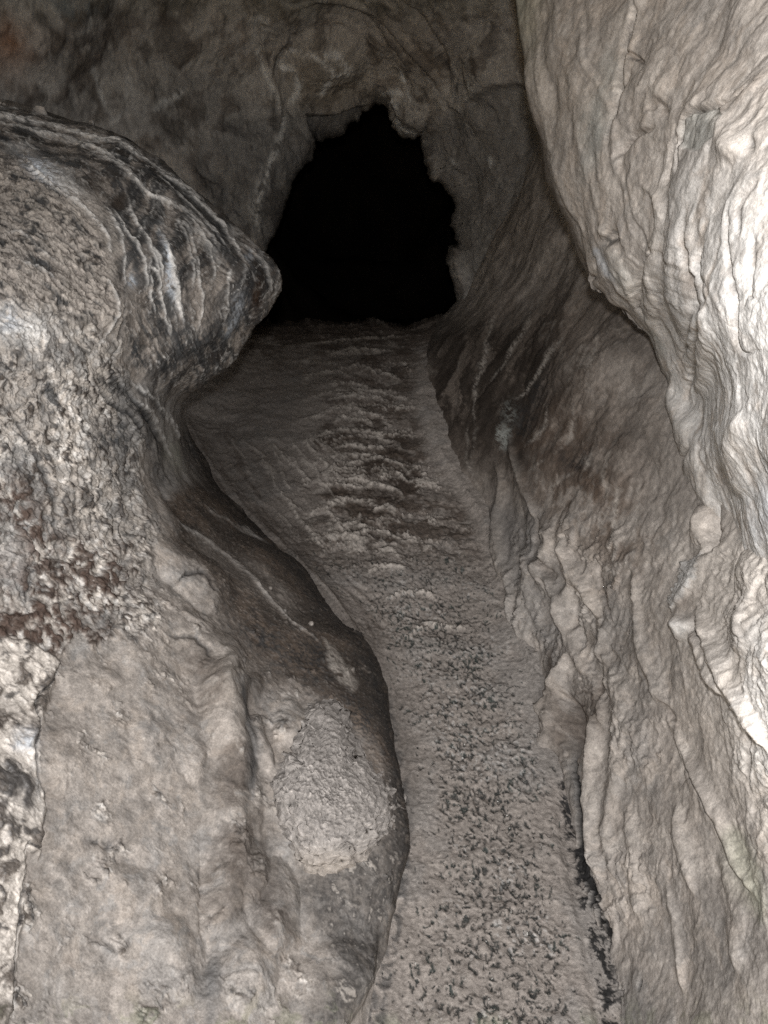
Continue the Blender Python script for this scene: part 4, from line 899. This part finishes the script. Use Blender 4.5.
    # loose dark chips lying in the pits, and a few white flakes
    w = (pits*ss(0,40,dr)).ravel(); ok = (w > .35) & (U.ravel() > 380) & (V.ravel() < 1060)
    idx = np.flatnonzero(ok); g = np.random.default_rng(5)
    N = 2000; pk = g.choice(idx, N, p=w[idx]/w[idx].sum())
    tv = np.array([(1,0,-.4),(-.5,.87,-.4),(-.5,-.87,-.4),(.45,.35,.5),(-.5,.2,.45),(.1,-.55,.4)])
    tf = np.array([(0,1,2),(3,4,5),(0,3,5),(0,5,2),(2,5,4),(2,4,1),(1,4,3),(1,3,0)])
    sz = g.gamma(3, .0005, N)+.0006; a = g.uniform(0, 6.28, N); sq = g.uniform(.5,1.3,(N,3))
    T = tv[None]*sq[:, None]*sz[:, None, None]; T = T+g.normal(0,.25,T.shape)*sz[:, None, None]
    X = T[...,0]*np.cos(a)[:,None]-T[...,1]*np.sin(a)[:,None]; Y = T[...,0]*np.sin(a)[:,None]+T[...,1]*np.cos(a)[:,None]
    base = P.reshape(-1,3)[pk]
    VV = np.stack([X+base[:,0,None]+g.normal(0,.001,N)[:,None], Y+base[:,1,None], T[...,2]*.7+base[:,2,None]+sz[:,None]*.25], -1).reshape(-1,3)
    FF = (tf[None]+6*np.arange(N)[:,None,None])[:, :, ::-1].reshape(-1,3)
    pc = np.array([.035,.037,.035])*(g.uniform(.4,1.6,(N,1))); wt = g.random(N) < .05; pc[wt] = np.array([.5,.49,.46]); gr = g.random(N) < .12; pc[gr] = np.array([.2,.17,.15])
    pc = np.repeat(pc, 6, 0)
    me = mesh_from('gravel', VV, FF, pc, np.full(len(VV), .8)); me.shade_flat()
    o = link('gravel', me, MAT['chips']); tag(o, 'dark little stone chips strewn over the sandy path', 'gravel', kind='stuff')

# ================================================================== CLOD OF SAND ON THE LEDGE
def clod(LW):
    out = np.array([(300,720),(312,708),(328,698),(342,703),(350,722),(360,745),(378,765),(392,785),(397,806),(392,828),(378,846),(360,862),(338,872),(312,872),(296,855),(284,830),(276,803),(273,785),(280,772),(284,755),(292,756),(294,740)], float)
    out = (out-[332,795])*1.06+[333,793]
    ln = smooth_line(np.vstack([out, out[:1]]), 8)[:-1]; n = len(ln)
    cen = np.array([332, 795.0]); Rn = 110
    # depth of the ledge under it, looked up on the wall mesh
    P, U, V = LW['P'], LW['U'], LW['V']; m = (LW['curl'] == 0) & (U > 255) & (U < 415) & (V > 680) & (V < 900)
    wp = P[m]; rel = wp-CAM; dw = rel@FWD; uu = (rel[:,0]/dw)*F+384; vv = 512-(rel@UPV)/dw*F
    A = np.stack([np.ones_like(uu), uu-332, vv-795, (uu-332)**2, (vv-795)**2, (uu-332)*(vv-795)], 1); co = np.linalg.lstsq(A, dw, rcond=None)[0]
    g = rng; r = np.linspace(0, 1.06, Rn); q = cen+(ln[None]-cen)*r[:, None, None]
    q = q+np.stack([pn(q[...,0]/5, q[...,1]/5, 1.), pn(q[...,0]/9, q[...,1]/9, 7.)], -1)*7*r[:,None,None]
    x = q[...,0]-332; y = q[...,1]-795
    dep = co[0]+co[1]*x+co[2]*y+co[3]*x*x+co[4]*y*y+co[5]*x*y
    rr = np.repeat(r[:,None], n, 1); top = np.sqrt(np.clip(1-np.clip(rr,0,1)**3.2,0,1))
    dep = dep-.055*top+.03*(1-top)
    Pc = point(q[...,0], q[...,1], dep)
    b1 = fbm(Pc,.05,4,.6,seed=121); b2 = fbm(Pc,.014,4,.75,seed=122); b3 = fbm(Pc,.006,2,.7,seed=123)
    Pc = displace(Pc, (.005*b1+.0026*b2+.0026*b3)*np.clip(top*2,0,1))
    c = full(np.array([.285,.265,.248]), rr.shape)*(1+.35*b2+.45*b3+.1*b1)[...,None]
    c = mixc(c, np.array([.36,.315,.27]), ss(840,870,q[...,1])*.5)
    Fq = grid_faces(Rn, n, True); v_ = Pc.reshape(-1,3)
    nn = np.cross(v_[Fq[:,1]]-v_[Fq[:,0]], v_[Fq[:,2]]-v_[Fq[:,0]])
    if ((CAM-v_[Fq[:,0]])*nn).sum(-1).mean() < 0: Fq = Fq[:, ::-1]
    o = link('sand_clod', mesh_from('sand_clod', v_, Fq, c.reshape(-1,3), np.full(len(v_), .9)), MAT['sand'])
    tag(o, 'crumbly pale clod of sand stuck on the dark ledge beside the path', 'sand clod')

def pebbles(LW):
    P, U, V = LW['P'], LW['U'], LW['V']
    for (pu, pv, r, lab) in [(269,590,2.2,'small pale pebble lying midway along the thin vein on the dark slope'),(310,628,2.8,'pale round pebble at the lower end of the thin vein on the dark slope')]:
        m = (U-pu)**2+(V-pv)**2+1e6*(LW['curl'] > 0); b = P.reshape(-1,3)[m.argmin()]
        R = r/F*np.linalg.norm(b-CAM)
        th = np.linspace(0, np.pi, 14); ph = np.linspace(0, 2*np.pi, 22, endpoint=False)
        d = np.stack([np.sin(th)[:,None]*np.cos(ph), np.sin(th)[:,None]*np.sin(ph), np.cos(th)[:,None]*np.ones(22)*.8], -1)
        d = d*(1+.3*pn(d[...,0]*1.5+pu, d[...,1]*1.5, d[...,2]*1.5))[...,None]
        v_ = (d*R).reshape(-1,3); Fq = grid_faces(14, 22, True)
        o = link('pebble', mesh_from('pebble', v_, Fq, np.tile(BEIGE*.8,(len(v_),1)), np.full(len(v_), .7)), MAT['sand'])
        o.location = b+R*.4*(CAM-b)/np.linalg.norm(CAM-b); tag(o, lab, 'pebble', 'pebbles on the dark slope')

def ceiling():
    x = np.linspace(-3.2, 3.2, 120); y = np.linspace(-2.0, 4.6, 120); X, Y = np.meshgrid(x, y)
    Z = 3.0-.08*X**2; P = np.stack([X,Y,Z],-1)
    P[...,2] += .18*fbm(P,.9,5,.55,seed=131)
    c = full(BEIGE*.7,X.shape)*(1+.4*fbm(P,.3,5,.6,seed=132))[...,None]
    v_ = P.reshape(-1,3); Fq = grid_faces(120,120)
    n = np.cross(v_[Fq[:,1]]-v_[Fq[:,0]], v_[Fq[:,2]]-v_[Fq[:,0]])
    if n[:,2].mean() > 0: Fq = Fq[:, ::-1]
    o = link('ceiling', mesh_from('ceiling', v_, Fq, c.reshape(-1,3), np.full(len(v_), .8)), MAT['rock_dim']); o['kind'] = 'structure'; o['label'] = 'rough cave ceiling above the passage'

# ------------------------------------------------------------------ build
MAT = dict(rock=rock_material('cave_rock'), rock_dim=rock_material('far_cave_rock', .003, 120, .2), sand=rock_material('cave_sand', .0012, 420, .28, .05), chips=rock_material('stone_chips', .0004, 500, .2, .4))
ground(); LW = left_wall(); right_wall(); overhang(); back_wall(); tunnel(); ceiling(); clod(LW); pebbles(LW)

# ------------------------------------------------------------------ light
sc = bpy.context.scene
w = bpy.data.worlds.new('World'); sc.world = w; w.use_nodes = True
nt = w.node_tree; bg = nt.nodes['Background']; sky = nt.nodes.new('ShaderNodeTexSky'); sky.sky_type = 'NISHITA'; sky.sun_disc = False
SUN_EL, SUN_AZ = math.radians(24), math.radians(190)
sky.sun_elevation = SUN_EL; sky.sun_rotation = SUN_AZ
nt.links.new(sky.outputs['Color'], bg.inputs['Color']); bg.inputs['Strength'].default_value = 0.05
sl = bpy.data.lights.new('sun', 'SUN'); sl.energy = 1.3; sl.angle = math.radians(12); sl.color = (1,.985,.975)
so = bpy.data.objects.new('sun', sl); sc.collection.objects.link(so)
from mathutils import Vector
to_sun = Vector((math.sin(SUN_AZ)*math.cos(SUN_EL), math.cos(SUN_AZ)*math.cos(SUN_EL), math.sin(SUN_EL)))
so.rotation_euler = to_sun.to_track_quat('Z', 'Y').to_euler()
# the lamp held beside the camera that lights the cave
fl = bpy.data.lights.new('hand_lamp', 'POINT'); fl.energy = 105; fl.shadow_soft_size = .03; fl.color = (1,.985,.98)
fo = bpy.data.objects.new('hand_lamp', fl); sc.collection.objects.link(fo); fo.location = (.0, -.03, 1.73)

# ------------------------------------------------------------------ camera
cd = bpy.data.cameras.new('camera'); co = bpy.data.objects.new('camera', cd); sc.collection.objects.link(co)
co.location = CAM; co.rotation_euler = (math.radians(90)-PITCH, 0, 0)
cd.sensor_fit = 'VERTICAL'; cd.sensor_height = 24; cd.lens = 24*F/1024; cd.clip_start = .02; cd.clip_end = 200
sc.camera = co
sc.view_settings.view_transform = 'Standard'; sc.view_settings.look = 'None'; sc.view_settings.gamma = 1; sc.view_settings.use_curve_mapping = False
sc.view_settings.exposure = 0.38
sc.cycles.max_bounces = 4; sc.cycles.use_denoising = False
